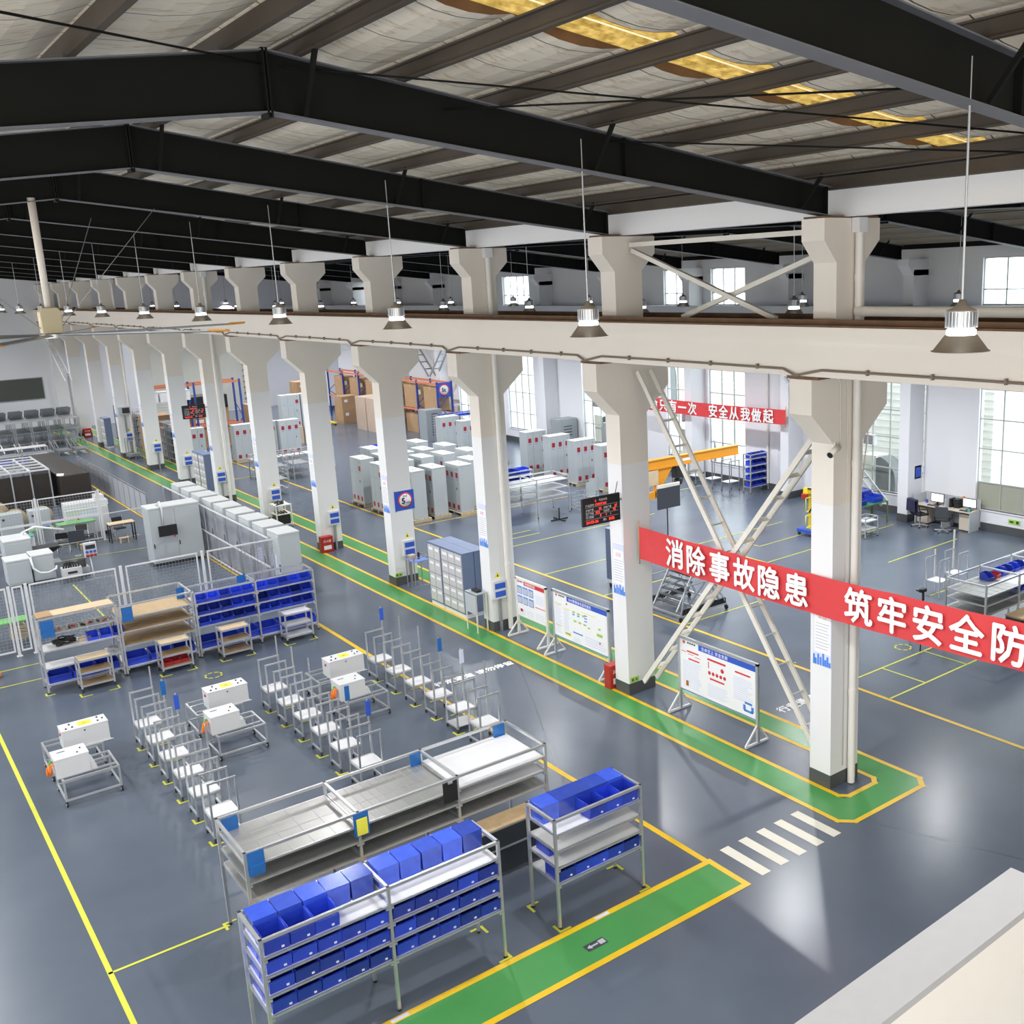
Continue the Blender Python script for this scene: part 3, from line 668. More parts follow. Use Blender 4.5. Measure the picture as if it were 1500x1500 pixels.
t = thing('clipboard', 'black clipboard hanging on the second inner post of the long rack', 'clipboard', (6.93, 13.63, 1.76)); n = MB(); n.box(-.13,.13,-.012,0,-.36,0); n.build('board', black, t, .004); n = MB(); n.box(-.04,.04,-.03,-.012,-.03,.01); n.build('clip', alu, t)
# bench with a wooden top between the racks
t = thing('work_bench', 'long dark-fronted bench with brown wooden top against the long rack', 'bench', (3.7, 13.18, 0))
n = MB(); n.box(0, 5.15, 0, .42, .86, .90); n.build('bench_top', wood, t)
n = MB(); n.box(0, 5.15, .015, .03, .08, .86); n.box(0, .02, .015, .40, .08, .86); n.box(5.13, 5.15, .015, .40, .08, .86); n.build('front_panel', dark_panel, t)
n = MB(); n.box(0, 5.15, .0, .015, .50, .53); n.box(0, 5.15, -.008, .0, .87, .895); n.build('edge_rail', alu, t)
for x in (.05, 1.75, 3.4, 5.1): n = MB(); n.box(x-.02, x+.02, .2, .24, 0, .1); n.build('leg', dalu, t)

# ---- tray trolleys in three rows
def u_cart(two=False):
    t = thing('tray_trolley', 'x', 'trolley'); W, D, H = .47, .47, 1.14; pr = .032
    for yy, zt in ((0, H), (D, H)):
        for x in (0, W):
            n = MB(); n.box(x-pr/2, x+pr/2, yy-pr/2, yy+pr/2, .09, zt); n.build('post', alu, t)
        n = MB(); n.bar((-pr/2,yy,zt-pr/2+.015),(W+pr/2,yy,zt-pr/2+.015), pr); n.build('handle_bar', alu, t)
    for x in (0, W): n = MB(); n.bar((x,pr/2,.12),(x,D-pr/2,.12), pr); n.build('foot_rail', alu, t)
    n = MB()
    for x in (0, W): n.bar((x,-pr/2,.45),(x,D+pr/2,.45), pr)
    for yy in (0, D): n.bar((-pr/2,yy,.45),(W+pr/2,yy,.45), pr)
    n.build('tray_frame', alu, t)
    n = MB(); n.box(.0, W, .0, D, .468, .476); n.box(.0,.008,0,D,.476,.494); n.box(W-.008,W,0,D,.476,.494); n.box(.008,W-.008,0,.008,.476,.494); n.box(.008,W-.008,D-.008,D,.476,.494); n.build('tray', tray_white, t)
    if two:
        n = MB(); n.box(.01, W-.01, .01, D-.01, .13, .145); n.build('tray', tray_white, t)
    for x in (0, W):
        for yy in (0, D):
            n = MB(); n.lathe([(0,-.012),(.035,-.012),(.035,.012),(0,.012)], (x, yy, .035), 10, 'x'); n.box(x-.016, x+.016, yy-.016, yy+.016, .06, .09); n.build('castor', rubber, t)
    return t
def add_post(t, col, H=1.62, x=.47, y_=.47, tagged=True):
    n = MB(); n.box(x-.014, x+.014, y_+.017, y_+.045, .4, H); p = n.build('flag_post', alu, t)
    if tagged: n = MB(); n.box(x-.05, x+.05, y_-.004, y_+.015, H-.34, H-.03); n.build('number_tag', col, p)
base = u_cart(); first = True; two_ = u_cart(True); two_used = False
rows = ((4.23, 'row beside the lime tape', {0:None, 1:print_lilac, 2:None, 3:print_blue, 4:blue_light, 5:None}), (7.03, 'middle row', {0:print_lilac, 2:blue_light, 4:None, 5:None, 3:None, 1:None}), (9.71, 'row on the yellow line', {0:None, 1:print_lilac, 2:blue_light, 3:None, 4:None, 5:print_blue}))
tags = {(0,1):0, (0,3):print_blue, (0,4):blue_light, (0,5):0, (1,0):print_blue, (1,1):blue_light, (1,4):0, (1,5):0, (0,0):None, (2,0):0, (2,1):print_lilac, (2,2):blue_light, (2,3):0, (2,4):0, (2,5):print_blue, (1,3):0}
for r_, (x0, rn, _) in enumerate(rows):
    for k in range(6):
        lab = f'aluminium tray trolley, {ORD[k]} from the long rack, {rn}'
        if (r_, k) == (2, 1):
            c = two_; c.location = (x0, 17.49+k, 0); c['label'] = 'aluminium trolley with two trays, second from long rack, row on the yellow line'
        elif first: c = base; first = False; c.location = (x0, 17.49+k, 0)
        else: c = copy_tree(base, (x0, 17.49+k, 0))
        if (r_, k) != (2, 1): c['label'] = lab
        c['group'] = 'tray trolleys in three rows'
        POSTS = (r_, k, c)
        if (r_, k) in tags and tags[(r_, k)] is not None and not (r_ == 0 and k == 0): tags[(r_, k)] = (c, tags[(r_, k)])
for key, v in tags.items():
    if isinstance(v, tuple): add_post(v[0], v[1] or alu, 1.62 if key[0] != 2 else 1.70, tagged=bool(v[1]))

# ---- pairs of low trolleys carrying white battery boxes
def low_trolley():
    t = thing('low_trolley', 'x', 'trolley'); W, D, H = .98, .85, .55; pr = .034
    for x in (0, W):
        for yy in (0, D):
            n = MB(); n.box(x-pr/2, x+pr/2, yy-pr/2, yy+pr/2, .11, H); n.build('post', alu, t)
            n = MB(); n.lathe([(0,-.016),(.045,-.016),(.045,.016),(0,.016)], (x, yy, .045), 12, 'x'); n.box(x-.02, x+.02, yy-.02, yy+.02, .08, .11); c_ = n.build('castor', rubber, t)
            n = MB(); n.lathe([(0,-.018),(.02,-.018),(.02,.018),(0,.018)], (x, yy, .045), 10, 'x'); n.build('hub', paper, c_)
    for z in (H-pr/2, .13):
        n = MB()
        for yy in (0, D): n.bar((pr/2,yy,z),(W-pr/2,yy,z), pr)
        for x in (0, W): n.bar((x,pr/2,z),(x,D-pr/2,z), pr)
        if z > .3:
            n.bar((pr/2,D*.22,z),(W-pr/2,D*.22,z), pr); n.bar((pr/2,D*.70,z),(W-pr/2,D*.70,z), pr)
        n.build('rail_frame', alu, t)
    return t
def cabinet_box(kind):
    t = thing('battery_box', 'x', 'box')
    if kind == 0:
        n = MB(); n.prism([(0,.0),(.89,.0),(.87,.03),(.87,.40),(0,.40)], 0, .43); n.build('body', box_white, t, .006)
        n = MB(); n.box(-.005, .875, -.005, .435, .40, .415); l_ = n.build('lid', box_white, t)
        n = MB(); n.box(.34,.58,.10,.34,.415,.418); lb = n.build('warning_label', yellow_lab, t); n = MB(); n.poly([(.40,.16,.4186),(.52,.16,.4186),(.46,.28,.4186)]); n.build('warning_triangle', mat('ochre_print', (.55,.45,.03), .5), lb)
        for x, y_ in ((.10,.10),(.19,.30),(.22,.12),(.70,.12),(.72,.32),(.80,.2)): n = MB(); n.cyl((x,y_,.415), .018, .02, 8); n.build('terminal', black, t)
        n = MB(); n.cyl((.42,-.004,.33), .016, .02, 8); n.build('lock', black, t)
        n = MB(); n.lathe([(0,-.02),(.03,-.02),(.03,.0),(0,.0)], (0,.2,.3), 10, 'x'); n.build('connector', red_box, t)
        n = MB(); n.box(0,.92,-.03,.0,0,.01); n.build('base_flange', box_white, t)
    else:
        n = MB(); n.prism([(0,0),(.60,0),(.60,.38),(0,.38)], 0, .50); n.build('body', box_white, t, .006)
        n = MB(); n.box(-.005, .605, -.005, .505, .38, .395); n.build('lid', box_white, t)
        n = MB(); n.box(.10,.24,.33,.36,.395,.398); n.build('slot', black, t)
        n = MB(); n.prism([(.60,0),(.72,0),(.69,.13),(.60,.18)], .02, .48); n.build('side_bracket', box_white, t)
        for x, y_ in ((.42,.12),(.5,.3)): n = MB(); n.cyl((x,y_,.395), .016, .015, 8); n.build('screw_cap', black, t)
        random.seed(3); n = MB()
        for q in range(6):
            pts = []; rr = random.uniform(.07,.12); cx = -.06-.012*q
            for a in range(15):
                th = a/14*6.6+q; pts.append((cx+.02*math.sin(th*1.3+q), .16+.06*math.cos(th)+.01*q, .16-.02*q*.3+rr*math.sin(th)))
            n.tube(pts, .013, 5)
        n.tube([(0,.2,.26),(-.04,.2,.27),(-.07,.18,.22)], .014, 5); n.tube([(0,.12,.25),(-.05,.13,.26),(-.06,.15,.2)], .014, 5); n.build('orange_cable', orange_cable, t)
        n = MB(); n.tube([(0,.25,.28),(-.05,.25,.30),(-.08,.2,.26),(-.09,.24,.18)], .014, 5); n.tube([(0,.3,.24),(-.04,.31,.26),(-.08,.28,.2)], .012, 5); n.build('green_cable', green_cable, t)
    return t
lt = Proto(low_trolley()); b0 = Proto(cabinet_box(0)); b1 = Proto(cabinet_box(1))
for i, (x, wh) in enumerate(((2.46, 'in the pair beside the lime tape'), (5.35, 'in the middle pair'), (8.09, 'in the pair beside the yellow line'))):
    ya = (20.78, 20.72, 20.52)[i]; yb = (22.16, 22.16, 22.05)[i]
    lt.put((x, ya, 0), 0, f'low aluminium trolley under the cabled box {wh}', 'low box trolleys'); lt.put((x, yb, 0), 0, f'low aluminium trolley under the yellow-labelled box {wh}', 'low box trolleys')
    b0.put((x+.28, yb+.04, .55), 0, f'long white box with yellow warning label {wh}', 'white battery boxes'); b1.put((x-.08, ya+.12, .55), 0, f'short white box with coiled orange cable {wh}', 'white battery boxes')

# ---- four rack bays along the mesh fence
R4 = rack('tool_rack', 'tool rack with pale board on top at the tape-side end of the fence row', 3.27, 27.42, 1.76, .55, 1.93, 1, [1.50, 1.07, .62, .21], shelf_mats=[[tray_steel, tray_white, tray_white, tray_white]])
n = MB(); n.box(3.30, 5.0, 27.44, 27.95, 1.938, 1.952); tag(n.build('plywood_sheet', ply), 'pale plywood sheet lying on top of the tool rack', 'board')
n = MB(); n.box(3.28, 3.62, 27.42, 27.93, 1.953, 1.968); tag(n.build('cardboard_sheet', carton), 'brown cardboard sheet on the tape-side end of the tool rack top', 'cardboard')
hung('document_holder', 'blue sheet holder at the upper tape-side corner of the tool rack', 'document holder', (3.46, 27.39, 1.86), .3, .42, blue_light)
hung('document_holder', 'blue sheet holder at the tape-side corner of the wooden shelf rack', 'document holder', (5.27, 27.36, 1.80), .26, .38, blue_light)
random.seed(11)
for i in range(12):                                     # hand tools in the steel tray
    t = thing('hand_tool', f'metal hand tool with dark grip, {ORD[i]} toward the columns in the tool rack tray', 'tool', (3.62+i*.112, 27.5+random.uniform(0,.1), 1.522), random.uniform(-.5,.5), 'hand tools on the tool rack')
    n = MB(); n.box(-.018,.018,.12,.30,0,.03); n.build('steel_head', alu, t); n = MB(); n.box(-.02,.02,-.02,.12,0,.035); n.build('grip', [black, red_bin, dalu][i%3], t)
t = thing('cable_coil', 'black cable coil lying on the second shelf of the tool rack', 'cable', (3.82, 27.72, 1.087))
n = MB(); random.seed(5); pts = []
for a in range(120):
    th = a*.33; rr = .19+.05*math.sin(a*1.7); pts.append((rr*1.15*math.cos(th), rr*.8*math.sin(th), .03+.0011*a+.02*math.sin(a*.9)))
n.tube(pts, .018, 6); n.build('cable_loops', rubber, t)
for i in range(3): put_bin('small', (4.45+i*.30, 27.62, 1.087), f'blue bin, {ORD[i]} of three on the second shelf of the tool rack', 'bins on the tool rack')
n = MB(); n.box(4.15, 4.42, 27.62, 27.8, 1.42-.33, 1.16); tag(n.build('wood_block', ply), 'small pale wood block at mid shelf of the tool rack', 'block')
for i in range(3): put_bin('big', (3.58+i*.55, 27.70, .227), f'large blue tray bin, {ORD[i]} toward the columns on the bottom shelf of the tool rack', 'large bins low on the fence racks')
t = thing('wire_basket', 'grey wire scale basket at the column-side end of the tool rack shelf', 'basket', (4.82, 27.55, .64)); n = MB(); n.cyl((0,0,.12), .16, .02, 16); n.build('bowl', dalu, t); n = MB(); n.cyl((0,0,0), .06, .12, 10); n.build('stand', alu, t)
R5 = rack('shelf_rack', 'rack with three brown wooden shelves in the fence row', 5.09, 27.40, 1.79, 1.2, 1.85, 1, [1.50, 1.14, .77, .18], shelf_mats=[[wood, wood_d, wood_d, tray_white]])
for i in range(3): put_bin('big', (5.40+i*.58, 27.72, .197), f'large blue tray bin, {ORD[i]} toward the columns under the wooden shelves', 'large bins low on the fence racks')
R6 = rack('bin_rack', 'double-bay rack of blue bins at the lane end of the fence row', 6.93, 27.33, 3.24, .80, 1.80, 2, [1.47, 1.14, .83, .18])
for b_ in range(2):
    nm = ['tape-side bay of fence-row rack', 'column-side bay of fence-row rack'][b_]
    for k, z in enumerate([.83, 1.14, 1.47]):
        for i in range(5):
            put_bin('plain', (6.97+b_*1.62+1.54*(i+.5)/5, 27.33+.19, z+.016), f'blue open bin, {ORD[i]} toward the columns on {["lower","middle","upper"][k]} tier, {nm}', 'bins on the fence-row rack')
    for i in range(3): put_bin('big', (7.22+b_*1.62+i*.53, 27.66, .197), f'large blue tray bin, {ORD[i]} toward the columns at the bottom, {nm}', 'large bins low on the fence racks')
hung('document_holder', 'blue sheet holder on the rear tape-side post of the fence-row bin rack', 'document holder', (6.78, 28.1, 1.82), .2, .3, blue_light)
hung('document_holder', 'blue sheet holder at the rear middle of the fence-row bin rack', 'document holder', (8.42, 28.1, 1.82), .24, .2, blue_light)
# three-shelf trolleys in front of them
def shelf_trolley(boards):
    t = thing('shelf_trolley', 'x', 'trolley'); W, D, H, pr = .74, .42, .84, .04
    for x in (0, W):
        for yy in (0, D):
            n = MB(); n.box(x-pr/2, x+pr/2, yy-pr/2, yy+pr/2, .1, H); n.build('post', alu, t)
            n = MB(); n.lathe([(0,-.014),(.04,-.014),(.04,.014),(0,.014)], (x, yy, .04), 10, 'x'); n.box(x-.018, x+.018, yy-.018, yy+.018, .06, .1); n.build('castor', rubber, t)
    for k, z in enumerate((.16, .48, .80)):
        n = MB()
        for yy in (0, D): n.bar((pr/2,yy,z),(W-pr/2,yy,z), pr)
        for x in (0, W): n.bar((x,pr/2,z),(x,D-pr/2,z), pr)
        f = n.build('shelf_frame', alu, t); n = MB(); n.box(.02, W-.02, .02, D-.02, z+.01, z+.025); n.build('shelf_board', boards[k], f)
    return t
st = shelf_trolley([wood_d, wood_d, ply])
for i, (x, y_, lb) in enumerate(((3.93, 26.9, 'wooden-shelved trolley parked before the tool rack'), (5.79, 26.72, 'wooden-shelved trolley with red bins before the wooden shelf rack'), (7.31, 26.68, 'wooden-shelved trolley before the tape-side bay of blue bins'))):
    c = st if i == 0 else copy_tree(st); c.location = (x, y_, 0); c['label'] = lb; c['group'] = 'shelf trolleys before the fence racks'
c = shelf_trolley([tray_white, tray_white, tray_white]); c.location = (9.05, 26.75, 0); c['label'] = 'trolley with three white shelves before the column-side bay of bins'; c['group'] = 'shelf trolleys before the fence racks'
for i in range(3): put_bin('red', (5.95+.21*i, 26.93, .19), f'red bin, {ORD[i]} toward the columns on the trolley before the wooden shelf rack', 'red bins on the trolley')
# ================================================================ FENCED MACHINE AREA
def mesh_panel(parent, xa, xb, y_, z0, z1, pr=.04, pitch=.09):
    n = MB()
    for z in (z0, z1): n.bar((xa,y_,z),(xb,y_,z), pr)
    for x in (xa+pr/2, xb-pr/2): n.bar((x,y_,z0+pr/2),(x,y_,z1-pr/2), pr)
    n.bar((xa+pr,y_,z0+(z1-z0)*.78),(xb-pr,y_,z0+(z1-z0)*.78), .012) if False else None
    f = n.build('panel_frame', tray_white, parent)
    n = MB(); t = .0035
    k = int((xb-xa)/pitch)
    for i in range(1, k): x = xa+(xb-xa)*i/k; n.box(x-t, x+t, y_-t, y_+t, z0, z1)
    k = int((z1-z0)/pitch)
    for i in range(1, k): z = z0+(z1-z0)*i/k; n.box(xa, xb, y_-t, y_+t, z-t, z+t)
    n.build('wire_mesh', mesh_grey, f)
t = thing('mesh_fence', 'white wire mesh fence running behind the row of bin racks', 'fence', (0, 31.06, 0))
for xa, xb in ((1.2,3.1),(3.66,5.86),(6.12,8.12),(8.40,10.44)): mesh_panel(t, xa, xb, 0, .15, 1.93)
mesh_panel(t, 3.24, 3.5, 0, .15, 1.93)
for x in (3.17, 3.58, 5.99, 8.26, 10.50):
    n = MB(); n.box(x-.035, x+.035, -.035, .035, 0, 1.98); n.box(x-.07, x+.07, -.07, .07, 0, .012); n.build('fence_post', tray_white, t)
t = thing('mesh_fence', 'white wire mesh fence beyond the work tables, before the black sheeted stack', 'fence', (0, 43.85, 0))
for xa, xb in ((3.5,5.78),(5.92,8.0)): mesh_panel(t, xa, xb, 0, 1.1, 2.0, .04, .1); mesh_panel(t, xa, xb, 0, .12, 1.06, .04, .06)
for x in (5.85, 8.06): n = MB(); n.box(x-.04, x+.04, -.04, .04, 0, 2.05); n.build('fence_post', tray_white, t)
n = MB(); n.bar((8.1,0,1.05),(10.2,.2,1.05), .03); n.build('cross_rail', tray_white, t)
t = thing('slat_fence', 'long grey panel fence along the lane edge, receding to the gable', 'fence', (10.32, 46.2, 0))
for q in range(15):
    n = MB(); n.box(-.02, .02, q-.02, q+.02, 0, 1.2); n.build('fence_post', dalu, t)
for q in range(14):
    n = MB(); n.box(-.008, .008, q+.03, q+.97, .06, 1.12); n.build('fence_panel', fence_panel, t)
n = MB(); n.bar((0,0,1.2),(0,14,1.2), .035); n.build('top_rail', alu, t)
# the line of white cabinets with clear screens in front
cp = None
for k in range(9):
    t = thing('test_cabinet', f'white tall cabinet, {ORD[k]} from the fence-row bin racks in the long cabinet line', 'cabinet', (10.42, 30.55+k*1.335, 0), 0, 'line of white cabinets')
    n = MB(); n.box(0, .66, 0, 1.0, .06, 2.14); n.build('body', cab_grey, t, .008)
    n = MB(); n.box(-.01, .67, -.01, 1.01, 2.14, 2.17); n.build('top_cover', cab_top, t)
    n = MB(); n.box(.03, .63, .03, .97, 0, .06); n.build('plinth', skirt_m, t)
    n = MB(); n.box(-.018, 0, .03, .97, .15, 2.08); d_ = n.build('door', cab_grey, t); n = MB(); n.box(-.035, -.018, .06, .09, .95, 1.2); n.build('handle', black, d_)
    if k < 2: n = MB(); n.box(-.020, -.018, .3, .7, 1.0, 1.45); n.build('door_chart', print_lilac, d_)
t = thing('screen_guard', 'aluminium guard of clear panels along the white cabinet line', 'guard', (10.31, 31.2, 0))
for q in range(10):
    n = MB(); n.box(-.02, .02, q*1.32-.02, q*1.32+.02, 0, 1.95); n.build('guard_post', alu, t)
n = MB()
for z in (.12, 1.0, 1.95): n.bar((0,0,z),(0,11.9,z), .045)
n.build('guard_rail', tray_white, t)
for q in range(9):
    n = MB(); n.quad((0,q*1.32+.03,.15),(0,q*1.32+1.29,.15),(0,q*1.32+1.29,1.92),(0,q*1.32+.03,1.92)); n.build('clear_panel', acrylic_m, t)
# the big machine enclosure with a screen
t = thing('machine_enclosure', 'large pale grey machine enclosure with swing-out black monitor', 'machine', (8.45, 37.9, 0))
n = MB(); n.box(0, 1.74, 0, .85, .12, 2.1); n.build('body', cab_grey, t, .01)
n = MB(); n.box(-.015, 1.755, -.02, .87, 2.1, 2.14); n.build('top_cover', cab_top, t)
n = MB(); n.box(.05, 1.69, .05, .8, 0, .12); n.build('plinth', black, t)
for x0 in (.02, .88): n = MB(); n.box(x0, x0+.84, -.02, 0, .2, 2.05); d_ = n.build('door', cab_grey, t); n = MB(); n.box(x0+.03, x0+.06, -.05, -.02, .7, .85); n.build('handle', black, d_)
n = MB(); n.tube([(.40,.5,2.14),(.40,-.1,2.35),(.40,-.28,2.2),(.40,-.28,1.55)], .03, 8); n.build('monitor_arm', box_white, t)
n = MB(); n.box(.2, .82, -.34, -.28, 1.14, 1.52); mo = n.build('monitor', black, t); n = MB(); n.box(.68,.74,-.36,-.34,1.08,1.13); n.build('stop_button', red_box, mo)
# work tables and what stands round them
def table(loc, W, D, H, top, leg_m, label, name='work_table', rz=0, cat='table', panel=None):
    t = thing(name, label, cat, loc, rz); n = MB(); n.box(0, W, 0, D, H-.03, H); n.build('table_top', top, t)
    for x in (.03, W-.03):
        for y_ in (.03, D-.03): n = MB(); n.box(x-.02, x+.02, y_-.02, y_+.02, 0, H-.03); n.build('leg', leg_m, t)
    n = MB(); n.bar((.03,D-.03,H*.8),(W-.03,D-.03,H*.8), .025); n.bar((.03,.05,.2),(.03,D-.05,.2), .025); n.bar((W-.03,.05,.2),(W-.03,D-.05,.2), .025); n.build('stretcher', leg_m, t)
    return t
table((8.12, 43.0, 0), .95, .5, .75, ply, black, 'small table with pale top and black legs by the far mesh fence')
def folding_chair(loc, rz, label):
    t = thing('folding_chair', label, 'chair', loc, rz, 'folding chairs'); 
    n = MB(); n.box(-.2, .2, -.2, .2, .43, .47); n.build('seat', black, t, .01)
    n = MB(); n.prism([(.18,.62),(.22,.62),(.26,.86),(.22,.86)], -.21, .21, 'x'); n.build('backrest', black, t, .01)
    for x in (-.21, .21):
        n = MB(); n.tube([(x,-.22,0),(x,.17,.55),(x,.25,.87)], .012, 6); n.build('leg', alu, t)
        n = MB(); n.tube([(x,.24,0),(x,-.16,.45)], .012, 6); n.build('leg', alu, t)
    return t
folding_chair((8.6, 43.6, 0), 0.1, 'black folding chair tucked behind the small pale table')
folding_chair((7.2, 43.3, 0), -0.15, 'black folding chair facing the green-topped bench')
folding_chair((6.4, 42.7, 0), 2.9, 'black folding chair beside the flat monitor stand')
def stool(loc, label):
    t = thing('foot_stool', label, 'stool', loc, 0, 'low wooden stools'); n = MB(); n.box(-.17,.17,-.1,.1,.19,.22); n.build('stool_top', ply, t)
    for x in (-.15,.12): n = MB(); n.box(x, x+.03, -.09, .09, 0, .19); n.build('leg', ply, t)
stool((8.55, 42.8, 0), 'low wooden stool under the small pale table'); stool((7.15, 42.85, 0), 'low wooden stool under the chair facing the green bench')
gb = table((6.55, 44.15, 0), 1.35, .62, .80, green_top, white_paint, 'work bench with bright green top beside the far mesh fence', 'work_bench', cat='bench')
n = MB(); n.box(.03, 1.32, .03, .05, .3, .77); n.build('front_panel', cab_grey, gb)
gb = table((5.55, 43.95, 0), .85, .5, .80, green_top, white_paint, 'shorter bench with green top near the cable reels', 'work_bench', cat='bench')
n = MB(); n.box(.03, .82, .03, .05, .35, .77); n.build('front_panel', cab_grey, gb)
table((5.0, 43.1, 0), .55, .5, .80, teal_top, white_paint, 'small bench with teal top beside the grey cabinets', 'work_bench', cat='bench')
n = MB(); n.box(0,.28,0,.22,0,.13); o_ = tag(n.build('document_tray', tray_white, None), 'white tray on the shorter green-topped bench', 'tray'); o_.location = (5.65, 44.1, .80)
n = MB(); n.box(0,.25,0,.2,0,.1); o_ = tag(n.build('parts_box', print_blue, None), 'small blue box on the shorter green-topped bench', 'box'); o_.location = (5.98, 44.0, .80)
t = thing('wire_machine', 'white box-bodied wire machine with red buttons behind the mesh fence', 'machine', (7.0, 44.9, 0))
n = MB(); n.box(0, 1.55, 0, .8, .15, 1.2); n.build('body', box_white, t, .02); n = MB(); n.box(0, 1.6, .1, .8, 1.2, 1.42); n.build('hood', tray_white, t, .02); n = MB(); n.box(1.15,1.5,.2,.7,1.42,1.62); n.build('feed_box', tray_white, t, .01)
n = MB(); n.box(.5, 1.15, -.012, 0, .75, 1.08); n.build('control_panel', print_lilac, t); n = MB(); n.box(.38,.44,-.02,0,.7,.85); n.build('red_switch', red_box, t); n = MB(); n.box(.05,.5,-.01,0,.32,.37); n.build('name_strip', rust_m, t)
for x in (.1,1.45): n = MB(); n.box(x-.05,x+.05,.1,.7,0,.15); n.build('foot', skirt_m, t)
for i, (x, y_, r_) in enumerate(((4.95, 49.2, .5), (5.75, 49.0, .42), (6.75, 49.0, .40), (5.2, 50.6, .5))):
    t = thing('cable_reel', f'brown wooden cable reel, {ORD[i]} of four behind the far mesh fence', 'reel', (x, y_, r_), 0, 'cable reels')
    for q in (-.16, .13): n = MB(); n.lathe([(0,q),(r_,q),(r_,q+.03),(0,q+.03)], (0,0,0), 20, 'y'); n.build('flange_disc', coil_m, t)
    n = MB(); n.lathe([(r_*.55,-.13),(r_*.8,-.05),(r_*.8,.06),(r_*.55,.13)], (0,0,0), 16, 'y'); n.build('wound_cable', [dalu, black, coil_m, dalu][i], t)
    n = MB(); n.lathe([(0,-.17),(.06,-.17),(.06,-.16)], (0,0,0), 10, 'y'); n.build('hub', black, t)
for i, (x, y_, W, H) in enumerate(((5.9, 46.3, .75, 1.15), (4.9, 46.6, .8, 1.1))):
    t = thing('winding_machine', ['pale blue winding cabinet beside the white wire machine','pale blue winding cabinet by the cable reels'][i], 'machine', (x, y_, 0)); n = MB(); n.box(0,W,0,.6,.1,H); n.build('body', cab_grey, t, .02); n = MB(); n.box(.05,W-.05,.05,.55,0,.1); n.build('plinth', black, t); n = MB(); n.cyl((.12,-.02,H-.2), .05, .02, 10, 'y'); n.build('dial', print_dark, t)
# grey boxes, monitor arm machine at the edge of the picture
for i, (x, y_, W, D, H, lb) in enumerate(((4.02, 38.75, .72, .85, .95, 'light grey floor cabinet with white lid beside the coiled hose'), (4.80, 38.85, .66, .85, .98, 'second light grey floor cabinet with white lid, next to the battery cart'), (4.25, 40.6, .85, 1.1, 1.25, 'tall white cabinet standing behind the two lidded grey cabinets'))):
    t = thing('floor_cabinet', lb, 'cabinet', (x, y_, 0)); n = MB(); n.box(0,W,0,D,.08,H-.05); n.build('body', cab_grey, t, .01); n = MB(); n.box(-.015,W+.015,-.015,D+.015,H-.05,H); n.build('lid', cab_top, t, .008); n = MB(); n.box(.04,W-.04,.04,D-.04,0,.08); n.build('plinth', black, t); n = MB(); n.box(.03,W-.03,-.012,0,.15,H-.12); n.build('door', cab_grey, t)
n = MB(); n.tube([(4.75,38.72,.97),(4.78,38.6,.6),(4.95,38.55,.42),(5.2,38.55,.38),(5.45,38.6,.45),(5.5,38.8,.5)], .035, 8); tag(n.build('flexible_hose', white_paint), 'white flexible hose drooping in front of the lidded grey cabinets', 'hose')
t = thing('lift_table', 'black scissor frame under a white folding arm beside the monitor', 'machine', (5.05, 41.1, 0))
n = MB(); n.box(0,1.0,0,.7,.62,.68); n.build('table_plate', black, t)
for q in range(4): n = MB(); n.bar((.05,.1+.15*q,.1),(.95,.1+.15*q,.6), .04); n.build('scissor_bar', black, t)
n = MB(); n.box(0,1.0,0,.7,0,.08); n.build('base', dalu, t)
n = MB(); n.tube([(-.1,.2,0),(-.1,.2,1.35),(.3,.1,1.5),(1.2,.0,1.25)], .04, 8); n.build('folding_arm', white_paint, t)
t = thing('monitor_stand', 'dark flat monitor on a stand beside the folding chairs', 'monitor', (6.75, 41.9, 0)); n = MB(); n.box(-.28,.28,-.02,.02,.55,.98); n.build('screen', mat('dark_screen',(.05,.055,.07),.3), t); n = MB(); n.cyl((0,.03,.02), .02, .55, 8); n.build('pole', dalu, t); n = MB(); n.cyl((0,.03,0), .15, .02, 12); n.build('base', dalu, t); n = MB(); n.cyl((.02,-.02,.5), .03, .05, 8); n.build('orange_light', orange_paint, t)
t = thing('battery_cart', 'small white cart loaded with black cables before the socket post', 'cart', (5.58, 38.25, 0)); n = MB(); n.box(0,.6,0,.4,.12,.46); n.build('body', box_white, t, .01); n = MB(); n.box(.15,.45,-.01,0,.26,.34); n.build('label_strip', print_dark, t)
random.seed(8); n = MB()
for q in range(7): n.tube([(.05+.08*q,.1,.46),(.1+.07*q,.15,.62+.05*math.sin(q)),(.2+.05*q,.3,.56),(.3,.2,.5+.02*q)], .03, 6)
n.build('black_cable', rubber, t)
for x in (.06,.54): n = MB(); n.cyl((x-.02,.06,.06), .06, .04, 10, 'x'); n.build('castor', rubber, t)
t = thing('tool_tray_cart', 'low black pump on a cart beside the socket post', 'pump', (6.15, 38.7, 0)); n = MB(); n.cyl((.15,.15,.3), .13, .28, 12); n.build('motor', rubber, t, .01); n = MB(); n.box(0,.35,0,.35,.1,.3); n.build('body', cab_grey, t); n = MB(); n.box(.02,.33,.02,.33,0,.1); n.build('base', black, t)
t = thing('socket_post', 'white power socket box with red and blue outlets on a thin post', 'socket post', (6.48, 38.0, 0))
n = MB(); n.tube([(0,0,0),(-.03,.02,.8)], .018, 8); n.build('post', white_paint, t); n = MB(); n.box(-.2,.2,-.06,.06,.8,1.3); bx = n.build('box', box_white, t, .01); n = MB(); n.box(-.15,.15,-.075,-.06,1.08,1.22); n.build('meter', print_dark, bx)
for q in range(3):
    n = MB(); n.cyl((-.12+.12*q,-.10,.99), .045, .05, 10, 'y'); n.build('blue_socket', print_blue, bx); n = MB(); n.cyl((-.12+.12*q,-.10,.86), .05, .05, 10, 'y'); n.build('red_socket', red_box, bx)
